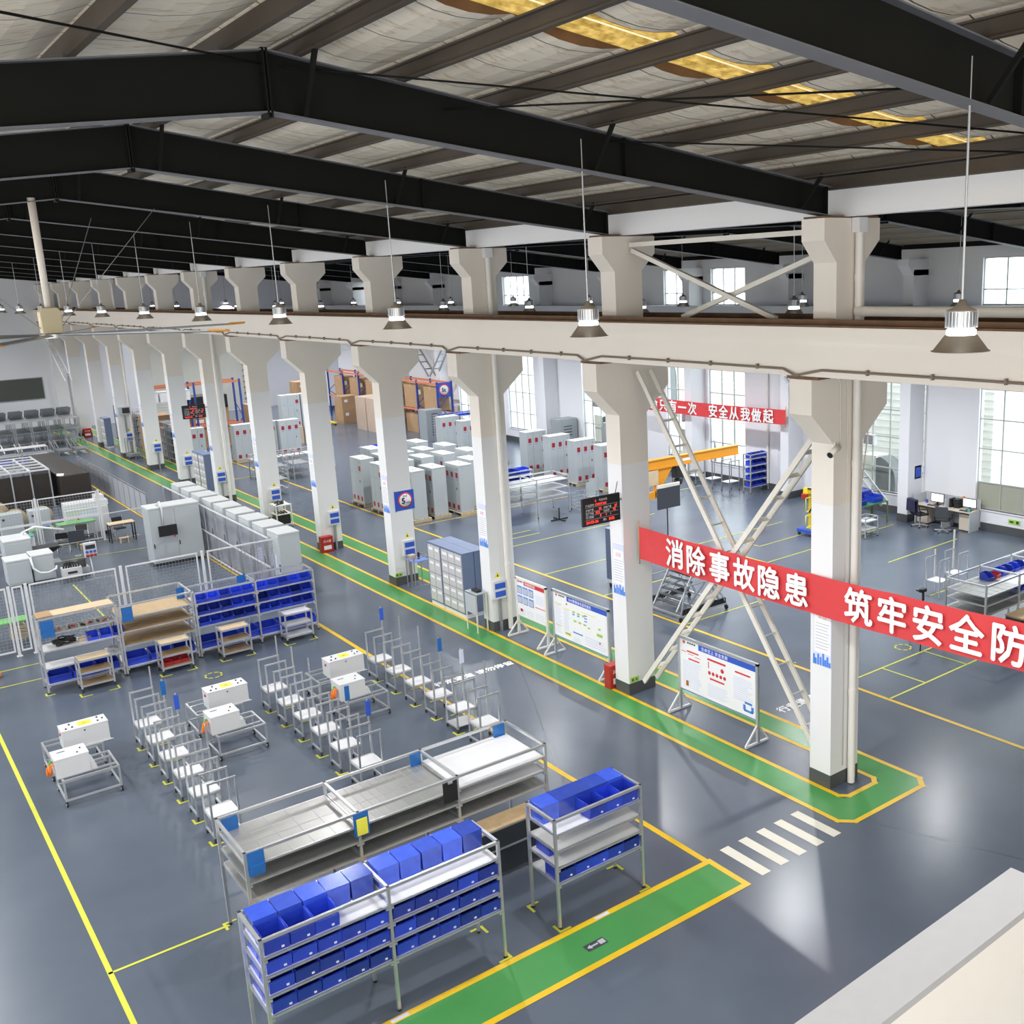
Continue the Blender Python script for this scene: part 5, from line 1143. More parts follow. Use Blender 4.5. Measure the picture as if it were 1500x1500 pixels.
# ---- notice boards on stands
def nboard(y0, y1, x, z0, z1, label, title, hdr_m, kind, legs_m=alu, foot='A'):
    t = thing('notice_stand', label, 'notice board', (x, y1, 0)); L = y1-y0        # runs toward -Y, face toward the lane (-X)
    for yy in (0, -L):
        n = MB(); n.box(-.03,.03,yy-.03,yy+.03,.03,z1+.02); n.build('post', legs_m, t)
        n = MB(); n.bar((-.36,yy,.03),(.30,yy,.03),.045); n.bar((-.36,yy,.04),(-.01,yy,.42),.035); n.bar((.30,yy,.04),(.01,yy,.42),.035); n.build('stand_foot', tray_white if foot == 'A' else legs_m, t)
    n = MB(); n.bar((0,.03,z1),(0,-L-.03,z1),.06); n.build('top_rail', legs_m, t); n = MB(); n.bar((0,0,z0),(0,-L,z0),.03); n.build('bottom_rail', legs_m, t)
    n = MB(); n.box(-.012,.012,-L+.03,-.03,z0+.01,z1-.03); p = n.build('panel', paper, t)
    n = MB(); n.box(.012,.016,-L+.03,-.03,z0+.01,z1-.03); n.build('panel_back', cab_grey, t)
    def blk(nm, m, rects):
        n = MB()
        for u0,u1,v0,v1 in rects: n.box(-.0155,-.0125,-.03-(L-.06)*u1,-.03-(L-.06)*u0,z0+(z1-z0)*v0,z0+(z1-z0)*v1)
        return n.build(nm, m, p)
    F = lambda u,v: frame_mtx((-.017,-.03-(L-.06)*u,z0+(z1-z0)*v),(0,-1,0),(0,0,1))
    blk('header_band', hdr_m, [(.26,.995,.86,.965)]); text_obj(title, (z1-z0)*.075, F(.30,.885), letter_white, p, 'lettering', .005, 1.15)
    n = MB(); n.lathe([(.028,-.0165),(.040,-.0165),(.040,-.0135),(.028,-.0135)], (0,-.03-(L-.06)*.06,z0+(z1-z0)*.925), 18, 'x'); n.box(-.0165,-.0135,-.03-(L-.06)*.072,-.03-(L-.06)*.048,z0+(z1-z0)*.915,z0+(z1-z0)*.935); n.build('round_emblem', print_red, p)
    blk('emblem_text', print_dark, [(.105+.03*i,.127+.03*i,.915,.945) for i in range(4)])
    random.seed(len(title)+kind); rows = lambda u0,u1,va,vb,st: [(u0,u1-random.random()*.06,v,v+st*.4) for v in [va+i*st for i in range(int((vb-va)/st))]]
    if kind == 3:
        blk('text_block', print_lilac, rows(.04,.30,.08,.62,.035)+rows(.38,.66,.08,.36,.035)+rows(.72,.96,.25,.68,.035))
        blk('red_heading', print_red, [(.10,.26,.76,.785),(.02,.09,.74,.75),(.12,.19,.72,.73),(.21,.28,.70,.71),(.12,.27,.62,.645),(.38,.62,.75,.785),(.39,.40,.6,.72),(.41,.60,.40,.43),(.74,.93,.72,.75)])
        n = MB()
        for i in range(5): n.cyl((-.0155,-.03-(L-.06)*(.405+.05*i),z0+(z1-z0)*.52), .042, .003, 16, 'x')
        n.cyl((-.0155,-.03-(L-.06)*.575,z0+(z1-z0)*.64), .05, .003, 16, 'x'); n.build('red_disc', print_red, p)
        blk('orange_figure', orange_cable, [(.08,.115,.10,.20)]); blk('blue_print', mat('print_mid_blue',(.08,.25,.75),.5), [(.85,.96,.08,.12),(.84,.87,.10,.2),(.94,.97,.10,.2),(.86,.95,.22,.26)]); blk('bottom_edge', print_blue, [(0,1,0,.012)])
    elif kind == 2:
        blk('text_block', print_lilac, rows(.02,.16,.10,.78,.04)+rows(.19,.33,.14,.72,.04)+rows(.36,.52,.05,.14,.03)+rows(.58,.97,.08,.3,.05))
        blk('green_box', print_green, [(.36+.09*i,.41+.09*i,.66-.005*i,.70-.005*i) for i in range(3)]+[(.38+.09*i,.43+.09*i,.47,.51) for i in range(3)]+[(.80,.90,.36,.42),(.83,.87,.50,.54),(.64,.68,.44,.47)])
        blk('blue_box', mat('print_mid_blue',(.08,.25,.75),.5), [(.36+.09*i,.40+.09*i,.61,.64) for i in range(2)]+[(.58,.63,.56+.06*i,.585+.06*i) for i in range(3)]+[(.36,.54,.22,.25)])
        blk('yellow_heading', yellow_lab, [(.03,.15,.72,.74),(.21,.32,.68,.70),(.52,.78,.74,.755),(.03,.14,.25,.265),(.21,.31,.10,.16)]); blk('red_mark', print_red, [(.24,.27,.78,.81),(.84,.86,.20,.25)]); blk('bottom_edge', print_blue, [(0,1,0,.012)])
    else:
        blk('sheet_holder_frame', mat('print_mid_blue',(.08,.25,.75),.5), [(.02+.2*i,.19+.2*i,v,v+.21) for i in range(3) for v in (.34,.60)])
        n = blk('inserted_sheet', print_grey, [(.035+.2*i,.175+.2*i,v+.02,v+.17) for i in range(3) for v in (.34,.60)])
        n.location.x = -.003
        blk('text_block', print_lilac, rows(.65,.97,.5,.76,.04)+rows(.65,.97,.06,.28,.05)+rows(.03,.28,.05,.25,.06)+rows(.33,.58,.05,.25,.06)); blk('red_rule', print_red, [(.64,.98,.38,.40),(.10,.18,.12,.2)])
nboard(13.79, 16.18, 14.10, .52, 1.74, 'white notice board with blue heading between first and second columns', '生命至上 安全发展', print_blue, 3)
nboard(18.68, 21.02, 14.05, .52, 1.73, 'notice board crowded with green flow-chart boxes by the second column', 'EHS管理体系宣传看板', print_blue, 2)
nboard(21.5, 22.93, 14.15, .58, 1.63, 'notice board with six sheet holders and red heading by the third column', '班组管理看板', print_red, 1, brace_m, 'H')
# stands beside the columns
t = thing('tablet_stand', 'grey sloping reading stand in front of the third column', 'stand', (13.02, 23.75, 0))
for x in (.3,.62):
    for y_ in (0,.55): n = MB(); n.box(x-.015,x+.015,y_-.015,y_+.015,0,1.1); n.build('leg', brace_m, t)
n = MB(); n.box(.28,.30,-.02,.57,.55,1.12); n.build('front_plate', cab_grey, t); n = MB(); n.box(.28,.64,-.02,.57,1.10,1.13); n.build('desk_plate', cab_grey, t); n = MB(); n.box(.4,.55,.1,.4,1.13,1.19); n.build('device', black, t)
t = thing('tube_table', 'light tube table with blue top before the fourth column', 'table', (13.95, 28.65, 0))
for x in (0,.52):
    for y_ in (0,.55): n = MB(); n.box(x-.014,x+.014,y_-.014,y_+.014,0,1.06); n.build('leg', dalu, t)
n = MB(); n.box(-.01,.53,-.01,.56,.92,.94); n.build('blue_top', mat('print_soft_blue',(.2,.3,.72),.4), t); n = MB(); n.bar((0,0,1.05),(.52,0,1.05),.02); n.bar((0,.55,1.05),(.52,.55,1.05),.02); n.bar((0,0,1.05),(0,.55,1.05),.02); n.bar((.52,0,1.05),(.52,.55,1.05),.02); n.build('guard_rail', dalu, t); n = MB(); n.bar((0,0,.12),(.52,0,.12),.02); n.bar((0,.55,.12),(.52,.55,.12),.02); n.build('stretcher', dalu, t)
n = MB(); n.cyl((0,0,0), .035, .22, 10); o = tag(n.build('bottle', black), 'black bottle on the blue-topped tube table', 'bottle'); o.location = (14.25, 28.9, .94)
n = MB(); n.box(0,.18,0,.2,0,.14); o = tag(n.build('carton', carton_l), 'small pale carton on the blue-topped tube table', 'carton'); o.location = (14.0, 28.95, .94)
t = thing('tool_cart', 'cream shelf cart loaded with black hand tools at the sixth column', 'cart', (13.80, 40.35, 0))
for x in (0,.62):
    for y_ in (0,.7): n = MB(); n.box(x-.02,x+.02,y_-.02,y_+.02,.06,.98); n.build('post', brace_m, t); n = MB(); n.cyl((x-.012,y_,.03), .03, .024, 8, 'x'); n.build('castor', rubber, t)
for z in (.12,.55,.92): n = MB(); n.box(0,.62,0,.7,z,z+.03); n.build('shelf', brace_m, t)
n = MB(); n.box(.05,.57,.05,.65,.15,.50); n.build('black_crate', black, t)
random.seed(2)
for i in range(9): n = MB(); n.tube([(random.uniform(.05,.5),random.uniform(.1,.6),.965),(random.uniform(.1,.57),random.uniform(.1,.6),.985+.05*random.random())], .03, 6); n.build('hand_tool', black, t)
for i in range(4): n = MB(); n.tube([(.1+.12*i,.1,.60),(.1+.12*i,.5,.62)], .03, 6); n.build('hand_tool', black, t)
t = thing('tube_cart', 'grey tube cart with dark box shelf at the tenth column', 'cart', (13.85, 64.6, 0))
for x in (0,.7):
    for y_ in (0,.6): n = MB(); n.box(x-.02,x+.02,y_-.02,y_+.02,.06,1.2); n.build('post', dalu, t); n = MB(); n.cyl((x-.012,y_,.03), .03, .024, 8, 'x'); n.build('castor', rubber, t)
n = MB(); n.box(0,.7,0,.6,.14,.3); n.build('deck', dalu, t); n = MB(); n.bar((0,0,1.18),(.7,0,1.18),.03); n.bar((0,.6,1.18),(.7,.6,1.18),.03); n.build('handle', dalu, t)
t = thing('control_box', 'small grey control box with dark screen high on the tenth column', 'control box', (13.78, CY[10], 2.55)); n = MB(); n.box(0,.62,-.2,0,0,.45); n.build('box', cab_grey, t); n = MB(); n.box(.2,.6,-.21,-.2,.08,.4); n.build('screen', print_dark, t); n = MB(); n.box(.28,.34,-.1,-.05,-1.2,0); n.build('cable_duct', dalu, t)
# ================================================================ SECOND BAY
def pallet(loc, W, D, lb, group='pallets under the red-labelled cabinets', rz=0):
    t = thing('pallet', lb, 'pallet', loc, rz, group)
    for q in range(5): n = MB(); n.box(q*(W-.09)/4, q*(W-.09)/4+.09, 0, D, .10, .12); n.build('deck_board', pallet_m, t)
    for y_ in (0, D/2-.04, D-.08): n = MB(); n.box(0, W, y_, y_+.08, 0, .10); n.build('runner', pallet_m, t)
    return t
def rcab(W, D, H, tops, label='x'):
    t = thing('switchgear_cabinet', label, 'cabinet'); n = MB(); n.box(0,W,0,D,0,H); n.build('body', cab_grey, t, .006)
    n = MB(); n.box(-.008,W+.008,-.008,D+.008,H,H+.02); n.build('top_plate', cab_top, t)
    for i in range(3):
        x0, x1 = W*i/3, W*(i+1)/3; n = MB(); n.box(x0+.006,x1-.006,-.014,0,.04,H-.04); d_ = n.build('door', cab_grey, t)
        n = MB(); xm = (x0+x1)/2-.085; n.box(xm,xm+.17,-.018,-.014,.12,.32); n.build('red_label', cab_red, d_)
        if i in tops: n = MB(); n.box(xm,xm+.17,-.018,-.014,H-.52,H-.30); n.build('red_label', cab_red, d_)
        n = MB(); n.box(xm+.02,xm+.12,-.017,-.014,H-.62,H-.58); n.build('blue_name_plate', mat('print_soft_blue',(.2,.3,.72),.4), d_)
        if i == 2: n = MB(); n.box(xm+.02,xm+.05,-.03,-.014,H*.48,H*.53); n.cyl((xm+.1,-.02,H-.14), .022, .02, 8, 'y'); n.build('lock_handle', black, d_)
    n = MB(); n.box(W*.6,W*.75,D*.4,D*.6,H+.02,H+.06); n.build('top_plug', cab_top, t)
    return t
A_ = Proto(rcab(1.18, .62, 1.98, (0,1,2))); B_ = Proto(rcab(1.18, .60, 1.98, (2,)))
PG = 'white switchgear cabinets on pallets behind the fourth column'
rowsP = {0: [(18.28,38.27,'B'),(19.22,38.30,'A'),(20.28,37.98,'A'),(21.3,38.75,'B')], 1: [(18.10,40.62,'B'),(19.12,40.85,'B'),(20.14,40.95,'B'),(21.2,40.95,'B'),(22.42,40.9,'B')], 2: [(18.13,42.72,'B'),(19.15,42.7,'B'),(20.15,42.8,'B'),(21.15,42.75,'B'),(22.42,43.0,'B')], 3: [(19.6,44.9,'B'),(20.8,44.9,'B'),(22.0,45.0,'B')]}
RN = ['front row', 'second row', 'third row', 'rear row']
for r_, lst in rowsP.items():
    for i, (x, y1, kd) in enumerate(lst):
        (A_ if kd == 'A' else B_).put((x, y1, .12), H_, f'white cabinet with red labels, {ORD[i]} from the columns, {RN[r_]} of the pallet group', PG)
        pallet((x-.06, y1-1.26, 0), .78, 1.34, f'wooden pallet under {ORD[i]} cabinet from the columns, {RN[r_]} of the pallet group')
QG = 'row of white red-labelled cabinets before the window wall'
for i, y_ in enumerate((36.05, 38.1, 40.15, 42.2, 46.0, 48.55, 50.9)):
    A_.put((27.12, y_, .12), 0, f'white three-door cabinet with red labels, {ORD[i]} in the row along the window wall', QG)
    pallet((27.08, y_-.06, 0), 1.28, .76, f'wooden pallet under cabinet {ORD[i]} in the row along the window wall')
for i, (x, y_) in enumerate(((20.42,57.6),(17.95,57.9),(19.2,57.95),(15.4,58.6),(14.75,59.4))):
    if i == 4: continue
    A_.put((x, y_, .12), 0, f'white red-labelled cabinet, {ORD[i]} of the far line seen between the sixth and eighth columns', 'far line of white cabinets'); pallet((x-.04, y_-.06, 0), 1.26, .76, f'pallet under the {ORD[i]} cabinet of the far line')
for i, x in enumerate((22.3, 23.55)):
    n = MB(); n.box(x-.1,x+1.2,61.9,63.2,0,1.05); tag(n.build('carton', carton_l), f'large pale carton carrying the {ORD[i]} raised cabinet beyond the sixth column', 'carton')
    B_.put((x, 62.1, 1.05), 0, f'white cabinet raised on a carton, {ORD[i]} seen beyond the sixth column', 'raised cabinets')
# cartons
def crate(x0, y0, W, D, H, lb, m=carton, z=0, group='cartons'):
    t = thing('carton', lb, 'carton', (x0, y0, z), 0, group); n = MB(); n.box(0,W,0,D,0,H); n.build('box', m, t)
    n = MB(); n.box(-.002,W+.002,D/2-.03,D/2+.03,H-.25,H+.003); n.build('tape', carton_l, t); n = MB(); n.box(W*.15,W*.35,-.004,0,H*.55,H*.75); n.build('paper_label', paper, t)
crate(28.45, 63.7, 1.5, 1.5, 2.2, 'tall pale carton, further of two standing before the pallet rack', carton_l); crate(28.45, 61.9, 1.5, 1.6, 2.2, 'tall pale carton, nearer of two standing before the pallet rack', carton_l)
crate(28.8, 68.2, 1.2, 1.4, 1.0, 'brown carton at the bottom of the stack below the rack beam'); crate(28.8, 68.25, 1.2, 1.3, .9, 'brown carton resting on another below the rack beam', carton, 1.0)
crate(24.6, 66.0, 2.0, 1.5, 2.6, 'big brown carton behind the raised cabinets'); crate(24.9, 66.1, 1.4, 1.3, .8, 'brown carton on top of the big one behind the raised cabinets', carton, 2.6); crate(21.2, 64.8, 1.0, 1.2, 2.4, 'stacked brown carton beside the raised cabinets')
crate(15.3, 66.0, 1.6, 1.6, 2.2, 'brown carton under the blue rack frame beyond the eighth column'); crate(17.6, 65.0, 2.4, 1.6, 2.4, 'wide brown carton in the blue rack beyond the seventh column')
n = MB(); n.box(17.6,20.0,65.0,66.6,2.41,3.2); tag(n.build('tarpaulin', black, None), 'black tarpaulin over the load in the blue rack beyond the seventh column', 'tarpaulin')
def prack(x0, y0, ny, H, lb, D=1.0, bay=2.7, along='y'):
    t = thing('pallet_rack', lb, 'rack', (x0, y0, 0))
    P = (lambda a,b,c:(a,b,c)) if along == 'y' else (lambda a,b,c:(b,a,c))
    for i in range(ny+1):
        for xx in (0, D): n = MB(); n.bar(P(xx,i*bay,0),P(xx,i*bay,H),.1); n.build('upright', rack_blue, t)
        n = MB(); n.bar(P(0,i*bay,.3),P(D,i*bay,1.1),.04); n.bar(P(D,i*bay,1.1),P(0,i*bay,1.9),.04); n.bar(P(0,i*bay,1.9),P(D,i*bay,2.7),.04); n.build('frame_brace', rack_blue, t)
    for i in range(ny):
        for z in (1.55, H-.12):
            for xx in (0, D): n = MB(); n.bar(P(xx,i*bay+.05,z),P(xx,i*bay+bay-.05,z),.06,.12); n.build('beam', rack_orange, t)
    return t
prack(30.2, 56.8, 3, 3.45, 'blue and orange pallet rack along the window wall, nearer run'); prack(30.2, 65.6, 3, 3.45, 'blue and orange pallet rack along the window wall, further run')
for i in range(3): crate(30.3, 57.1+i*2.7, .85, 1.7, 1.55, f'large brown carton, {ORD[i]} on the lower level of the nearer pallet rack run', carton, 1.62); crate(30.3, 57.1+i*2.7, .85, 1.7, 1.2, f'large brown carton, {ORD[i]} on the floor of the nearer pallet rack run', carton, 0)
for i in range(3): crate(30.3, 65.9+i*2.7, .85, 1.5, 1.4, f'large brown carton, {ORD[i]} on the lower level of the further pallet rack run', carton, 1.62)
prack(15.0, 63.6, 2, 4.2, 'blue and orange rack frame beyond the seventh and eighth columns', 1.2, 2.7, 'x')
for i in range(4): n = MB(); n.box(15.2+.6*i,15.7+.6*i,63.8,64.6,3.2+.0,3.8); tag(n.build('white_carton', paper), f'white carton, {ORD[i]} on the upper level of the rack frame', 'carton', 'white cartons on the rack frame')
t = thing('pallet_truck', 'yellow hand pallet truck parked beside the brown cartons', 'pallet truck', (27.7, 68.2, 0)); n = MB(); n.box(0,.2,0,1.1,.1,.18); n.box(.4,.6,0,1.1,.1,.18); n.box(0,.6,1.1,1.35,.08,.5); n.build('fork_body', yellow_paint, t); n = MB(); n.tube([(.3,1.3,.4),(.3,1.6,1.1)], .025, 6); n.build('handle', black, t); n = MB(); n.cyl((.2,1.25,.08), .08, .2, 10, 'x'); n.cyl((.05,.1,.05), .05, .1, 8, 'x'); n.cyl((.45,.1,.05), .05, .1, 8, 'x'); n.build('wheel', rubber, t)
# grey louvred enclosure, blue bin rack behind the cabinets
t = thing('louvred_enclosure', 'dark grey louvred enclosure before the pallet rack', 'enclosure', (28.9, 56.0, 0)); n = MB(); n.box(0,1.1,0,1.0,0,1.9); n.build('body', mat('mid_grey_enamel',(.30,.33,.35),.5), t); n = MB()
for q in range(9): n.box(.35,.8,-.012,0,.35+q*.16,.40+q*.16)
n.build('louvre', skirt_m, t)
def far_bins(x0, y0, W, D, H, nx, nz, lb, gname, kind='small', face=0, z0=.3):
    t = rack('bin_rack', lb, x0, y0, W, D, H, 1, [z0+(H-z0-.2)*k/max(1,nz-1) for k in range(nz)])
    for k in range(nz):
        for i in range(nx): put_bin(kind, (x0+.03+(W-.06)*(i+.5)/nx, y0+(.2 if kind == 'small' else .34), z0+(H-z0-.2)*k/max(1,nz-1)+.016), f'blue bin, column {i+1} of shelf {k+1} on the {gname}', f'bins on the {gname}')
    return t
far_bins(28.3, 53.3, 3.0, .6, 1.9, 8, 4, 'blue-filled bin rack behind the window-wall cabinets', 'rack behind the window-wall cabinets')
far_bins(21.1, 47.8, 1.3, .7, 1.5, 2, 3, 'bin rack of blue tubs behind the pallet group', 'rack behind the pallet group', 'big', z0=.5)
far_bins(22.3, 37.3, 1.9, .7, 1.35, 3, 3, 'bin rack of blue tubs between the pallet group and the tilted white rack', 'rack by the tilted white trays', 'big', z0=.4)
far_bins(31.35, 31.0, 1.1, .42, 1.72, 4, 5, 'blue bin rack against the window wall pier past the crane', 'wall pier rack', 'small', z0=.25)
t = rack('shelf_rack', 'two-bay aluminium rack with white trays between the columns and cabinets', 20.68, 34.05, 3.15, 1.2, 1.6, 2, [1.42, 1.1, .8], shelf_mats=[[tray_steel,tray_steel,tray_steel],[tray_white,tray_white,tray_white]])
for i, (x, y_) in enumerate(((17.2,50.5),(18.4,50.5),(15.9,47.0))):
    t = thing('tube_rack', f'grey tube rack with small wheels, {ORD[i]} of three behind the fifth column', 'rack', (x, y_, 0), 0, 'tube racks behind the fifth column')
    for xx in (0,.9):
        for yy in (0,1.4): n = MB(); n.box(xx-.02,xx+.02,yy-.02,yy+.02,0,1.2); n.build('post', alu, t)
    for z in (.3,.75,1.15): n = MB(); n.bar((0,0,z),(.9,0,z),.03); n.bar((0,1.4,z),(.9,1.4,z),.03); n.bar((0,0,z),(0,1.4,z),.03); n.bar((.9,0,z),(.9,1.4,z),.03); n.box(0,.9,0,1.4,z+.015,z+.025) if z < 1 else None; n.build('shelf', dalu, t)
t = rack('tube_rack', 'white topped tube rack behind the pallet group', 17.0, 52.2, 4.3, .8, 1.2, 2, [.95,.5], shelf_mats=[[tray_white,None],[tray_white,None]])
# steel shelf carts beyond the sixth and ninth columns
for i, (x, y_) in enumerate(((15.4,60.5),(15.4,62.2),(15.5,68.0),(15.6,70.2),(15.6,74))):
    t = thing('parts_shelf', f'grey metal parts shelf, {ORD[i]} along the line beyond the eighth column', 'shelf', (x, y_, 0), 0, 'grey parts shelves')
    for xx in (0,.6):
        for yy in (0,1.3): n = MB(); n.box(xx-.025,xx+.025,yy-.025,yy+.025,0,2.2); n.build('post', dalu, t)
    for z in (.2,.6,1.0,1.4,1.8,2.15): n = MB(); n.box(0,.6,0,1.3,z,z+.03); n.build('shelf', dalu, t)
    n = MB()
    for z in (.23,.63,1.03,1.43): n.box(.05,.55,.1,.5,z,z+.2); n.box(.05,.5,.7,1.1,z,z+.25)
    n.build('parts_tray', [skirt_m, dalu, dalu][i%3], t)
# wall side machines
for i, (x, y_, W, H, lb) in enumerate(((31.2,45.2,1.2,2.0,'grey louvred switch cabinet against the window wall pier'),(31.7,41.2,.5,2.1,'small grey box cabinet by the window wall pier'))):
    t = thing('switch_cabinet', lb, 'cabinet', (x, y_, 0)); n = MB(); n.box(0,W,0,.8,0,H); n.build('body', mat('mid_grey_enamel',(.30,.33,.35),.5), t); n = MB()
    for q in range(4): n.box(W*.25,W*.7,-.012,0,H-.9+q*.16,H-.85+q*.16)
    n.build('louvre', skirt_m, t)
for i, y_ in enumerate((31.9, 33.0, 34.1, 35.2)):
    t = thing('hoop_trolley', f'grey tube hoop trolley, {ORD[i]} along the window wall past the bin rack', 'trolley', (30.95, y_, 0), 0, 'hoop trolleys along the window wall')
    for yy in (0,.5):
        for xx in (0,.6): n = MB(); n.box(xx-.016,xx+.016,yy-.016,yy+.016,.04,1.35); n.build('post', dalu, t)
        n = MB(); n.bar((0,yy,1.36),(.6,yy,1.36),.032); n.build('hoop_bar', dalu, t)
    n = MB(); n.box(0,.6,0,.5,.4,.43); n.build('deck', tray_white, t)
    for yy in (0,.5):
        for xx in (0,.6): n = MB(); n.cyl((xx-.012,yy,.03), .03, .024, 8, 'x'); n.build('castor', rubber, t)
# jib crane
t = thing('jib_crane', 'orange jib crane with black hoist standing behind the second column', 'crane', (21.9, 27.3, 0))
n = MB(); n.cyl((0,0,.02), .17, 2.78, 18); n.box(.1,.95,-.05,.05,1.75,2.0); n.build('mast', orange_paint, t); n = MB(); n.cyl((0,0,0), .35, .03, 18); n.build('base_plate', orange_paint, t)
n = MB(); n.box(-.2,5.0,-.07,.07,2.83,3.12); n.box(-.2,5.0,-.11,.11,3.12,3.15); n.box(-.2,5.0,-.11,.11,2.80,2.83); n.build('jib_beam', orange_paint, t)
n = MB(); n.prism([(.9,1.75),(.9,2.80),(1.75,2.80)], -.05, .05); n.build('knee_plate', orange_paint, t); n = MB(); n.box(2.2,2.75,-.074,-.07,2.92,3.02); n.build('rating_plate', paper, t)
n = MB(); n.box(1.85,2.2,-.15,.15,2.35,2.72); n.cyl((2.02,-.1,2.2), .12, .2, 12, 'y'); n.box(1.8,2.25,-.18,.18,2.70,2.80); n.build('hoist', black, t, .02); n = MB(); n.tube([(2.02,0,2.3),(2.02,0,1.9)], .01, 5); n.build('chain', dalu, t); n = MB(); n.box(.55,1.0,-.12,.0,2.25,2.78); n.build('junction_box', ply, t)
t = thing('display_stand', 'dark flat display on a thin pole behind the second column', 'display', (21.75, 25.9, 0)); n = MB(); n.box(0,1.0,-.03,.03,1.72,2.45); n.build('display_panel', mat('dark_screen',(.05,.055,.07),.3), t, .01); n = MB(); n.cyl((.45,.03,.02), .02, 1.75, 8); n.build('pole', black, t); n = MB(); n.cyl((.45,.03,0), .3, .02, 16); n.build('base', black, t); n = MB(); n.box(0,1.0,-.02,.03,2.45,2.56); n.build('top_rail', brace_m, t)
# rolling ladder platform
t = thing('ladder_platform', 'aluminium rolling step platform behind the red banner and lattice brace', 'ladder', (17.95, 20.5, 0)); W, D = 1.75, 1.6
for xx in (0,W):
    for yy in (0,D):
        n = MB(); n.lathe([(0,-.02),(.07,-.02),(.07,.02),(0,.02)], (xx,yy,.07), 12, 'x'); n.build('castor', rubber, t)
n = MB()
for yy in (0,D): n.bar((0,yy,.17),(W,yy,.17),.05)
for xx in (0,W*.5,W): n.bar((xx,0,.17),(xx,D,.17),.05)
n.build('base_frame', alu, t)
for yy in (.3,1.3):
    n = MB(); n.bar((0.1,yy,.2),(W*.5,yy,1.42),.05); n.bar((W,yy,.2),(W*.6,yy,1.42),.05); n.bar((W*.25,yy,.2),(W*.8,yy,1.0),.035); n.build('ladder_rail', alu, t)
for q in range(7): n = MB(); n.box(.2+q*.1,.34+q*.1,.3,1.3,.35+q*.15,.37+q*.15); n.build('step', skirt_m, t)
n = MB(); n.box(W*.42,W*.72,.1,1.5,1.42,1.47); n.build('platform_deck', skirt_m, t)
for yy in (.0,D):
    n = MB()
    for q in range(22): n.box(.06+q*.077,.10+q*.077,yy-.02,yy+.02,.19,.36)
    n.build('toothed_tread', black, t)
n = MB(); n.bar((0,D*.5,.9),(W,D*.5,.9),.03); n.bar((0,0,.17),(0.2,0,1.0),.035); n.bar((W,0,.17),(W*.7,0,1.0),.035); n.bar((.2,0,1.0),(W*.7,0,1.0),.03); n.bar((0,D,.17),(.2,D,1.0),.035); n.bar((W,D,.17),(W*.7,D,1.0),.035); n.bar((.2,D,1.0),(W*.7,D,1.0),.03); n.build('side_brace', alu, t)
# wire cart
t = thing('wire_cart', 'low wire basket cart in front of the tilted white rack', 'cart', (24.1, 33.4, 0))
n = MB()
for x in (0,.7): 
    for y_ in (0,.9): n.box(x-.015,x+.015,y_-.015,y_+.015,.06,.75)
for z in (.1,.25,.4,.55,.75): n.bar((0,0,z),(.7,0,z),.015); n.bar((0,.9,z),(.7,.9,z),.015); n.bar((0,0,z),(0,.9,z),.015); n.bar((.7,0,z),(.7,.9,z),.015)
n.build('wire_cage', alu, t)
for x in (0,.7):
    for y_ in (0,.9): n = MB(); n.cyl((x-.012,y_,.03), .03, .024, 8, 'x'); n.build('castor', rubber, t)
for i, (x,y_) in enumerate(((25.1,34.6),(25.7,35.2))):
    t = thing('panel_trolley', f'small trolley with grey panel, {ORD[i]} beside the wire cart', 'trolley', (x, y_, 0), 0, 'panel trolleys')
    n = MB(); n.box(0,.5,-.01,.01,.35,.95); n.build('panel', cab_grey, t); n = MB(); n.box(0,.5,-.25,.25,.1,.14); n.build('deck', alu, t); n = MB(); n.bar((0.02,0,.1),(.02,0,1.0),.03); n.bar((.48,0,.1),(.48,0,1.0),.03); n.build('post', alu, t); n = MB(); n.cyl((.05,-.2,.05), .05, .03, 8, 'x'); n.cyl((.4,.2,.05), .05, .03, 8, 'x'); n.build('castor', rubber, t)
n = MB(); n.cyl((0,0,0), .03, .5, 8); 
for q in range(4): a_ = q*math.pi/2; n.bar((0,0,.03),(.4*math.cos(a_),.4*math.sin(a_),.03),.05)
o = tag(n.build('cross_base_stand', black), 'black cross-based stand on the floor under the tilted white rack', 'stand'); o.location = (22.7, 33.2, 0)
# yellow lifting arm
t = thing('lift_assist', 'yellow lift assist arm on a blue-wheeled base by the first column', 'lift', (27.75, 24.4, 0))
n = MB(); n.box(-.3,.9,-.4,.4,.12,.24); n.build('base', print_blue, t); n = MB(); n.bar((0,0,.2),(0,0,1.55),.12); n.box(-.08,.5,-.08,.08,.24,.34); n.build('mast', yellow_paint, t)
for xx in (-.22,.8):
    for yy in (-.35,.35): n = MB(); n.cyl((xx-.02,yy,.06), .06, .04, 10, 'x'); n.build('castor', rubber, t)
n = MB(); n.bar((-.3,0,1.7),(.2,0,1.62),.22); n.bar((.1,0,1.6),(1.2,0,2.05),.16,.2); n.build('arm', yellow_paint, t, .02); n = MB(); n.box(-.42,-.26,-.1,.1,1.42,1.6); n.build('red_grip_box', red_box, t, .02)
n = MB(); n.tube([(-.3,-.12,1.8),(.1,-.15,1.7),(.0,-.16,1.2),(-.25,-.14,.9)], .03, 6); n.build('hose', black, t)
for z0, z1 in ((.95,1.45),(.35,.8)): n = MB(); n.tube([(-.38,-.1,z0),(-.38,-.1,z1),(.32,-.1,z1),(.32,-.1,z0),(-.38,-.1,z0)], .02, 6); n.build('hoop_handle', yellow_lab, t)
n = MB(); n.box(.5,.9,-.11,-.1,1.75,1.9); n.build('white_plate', paper, t)
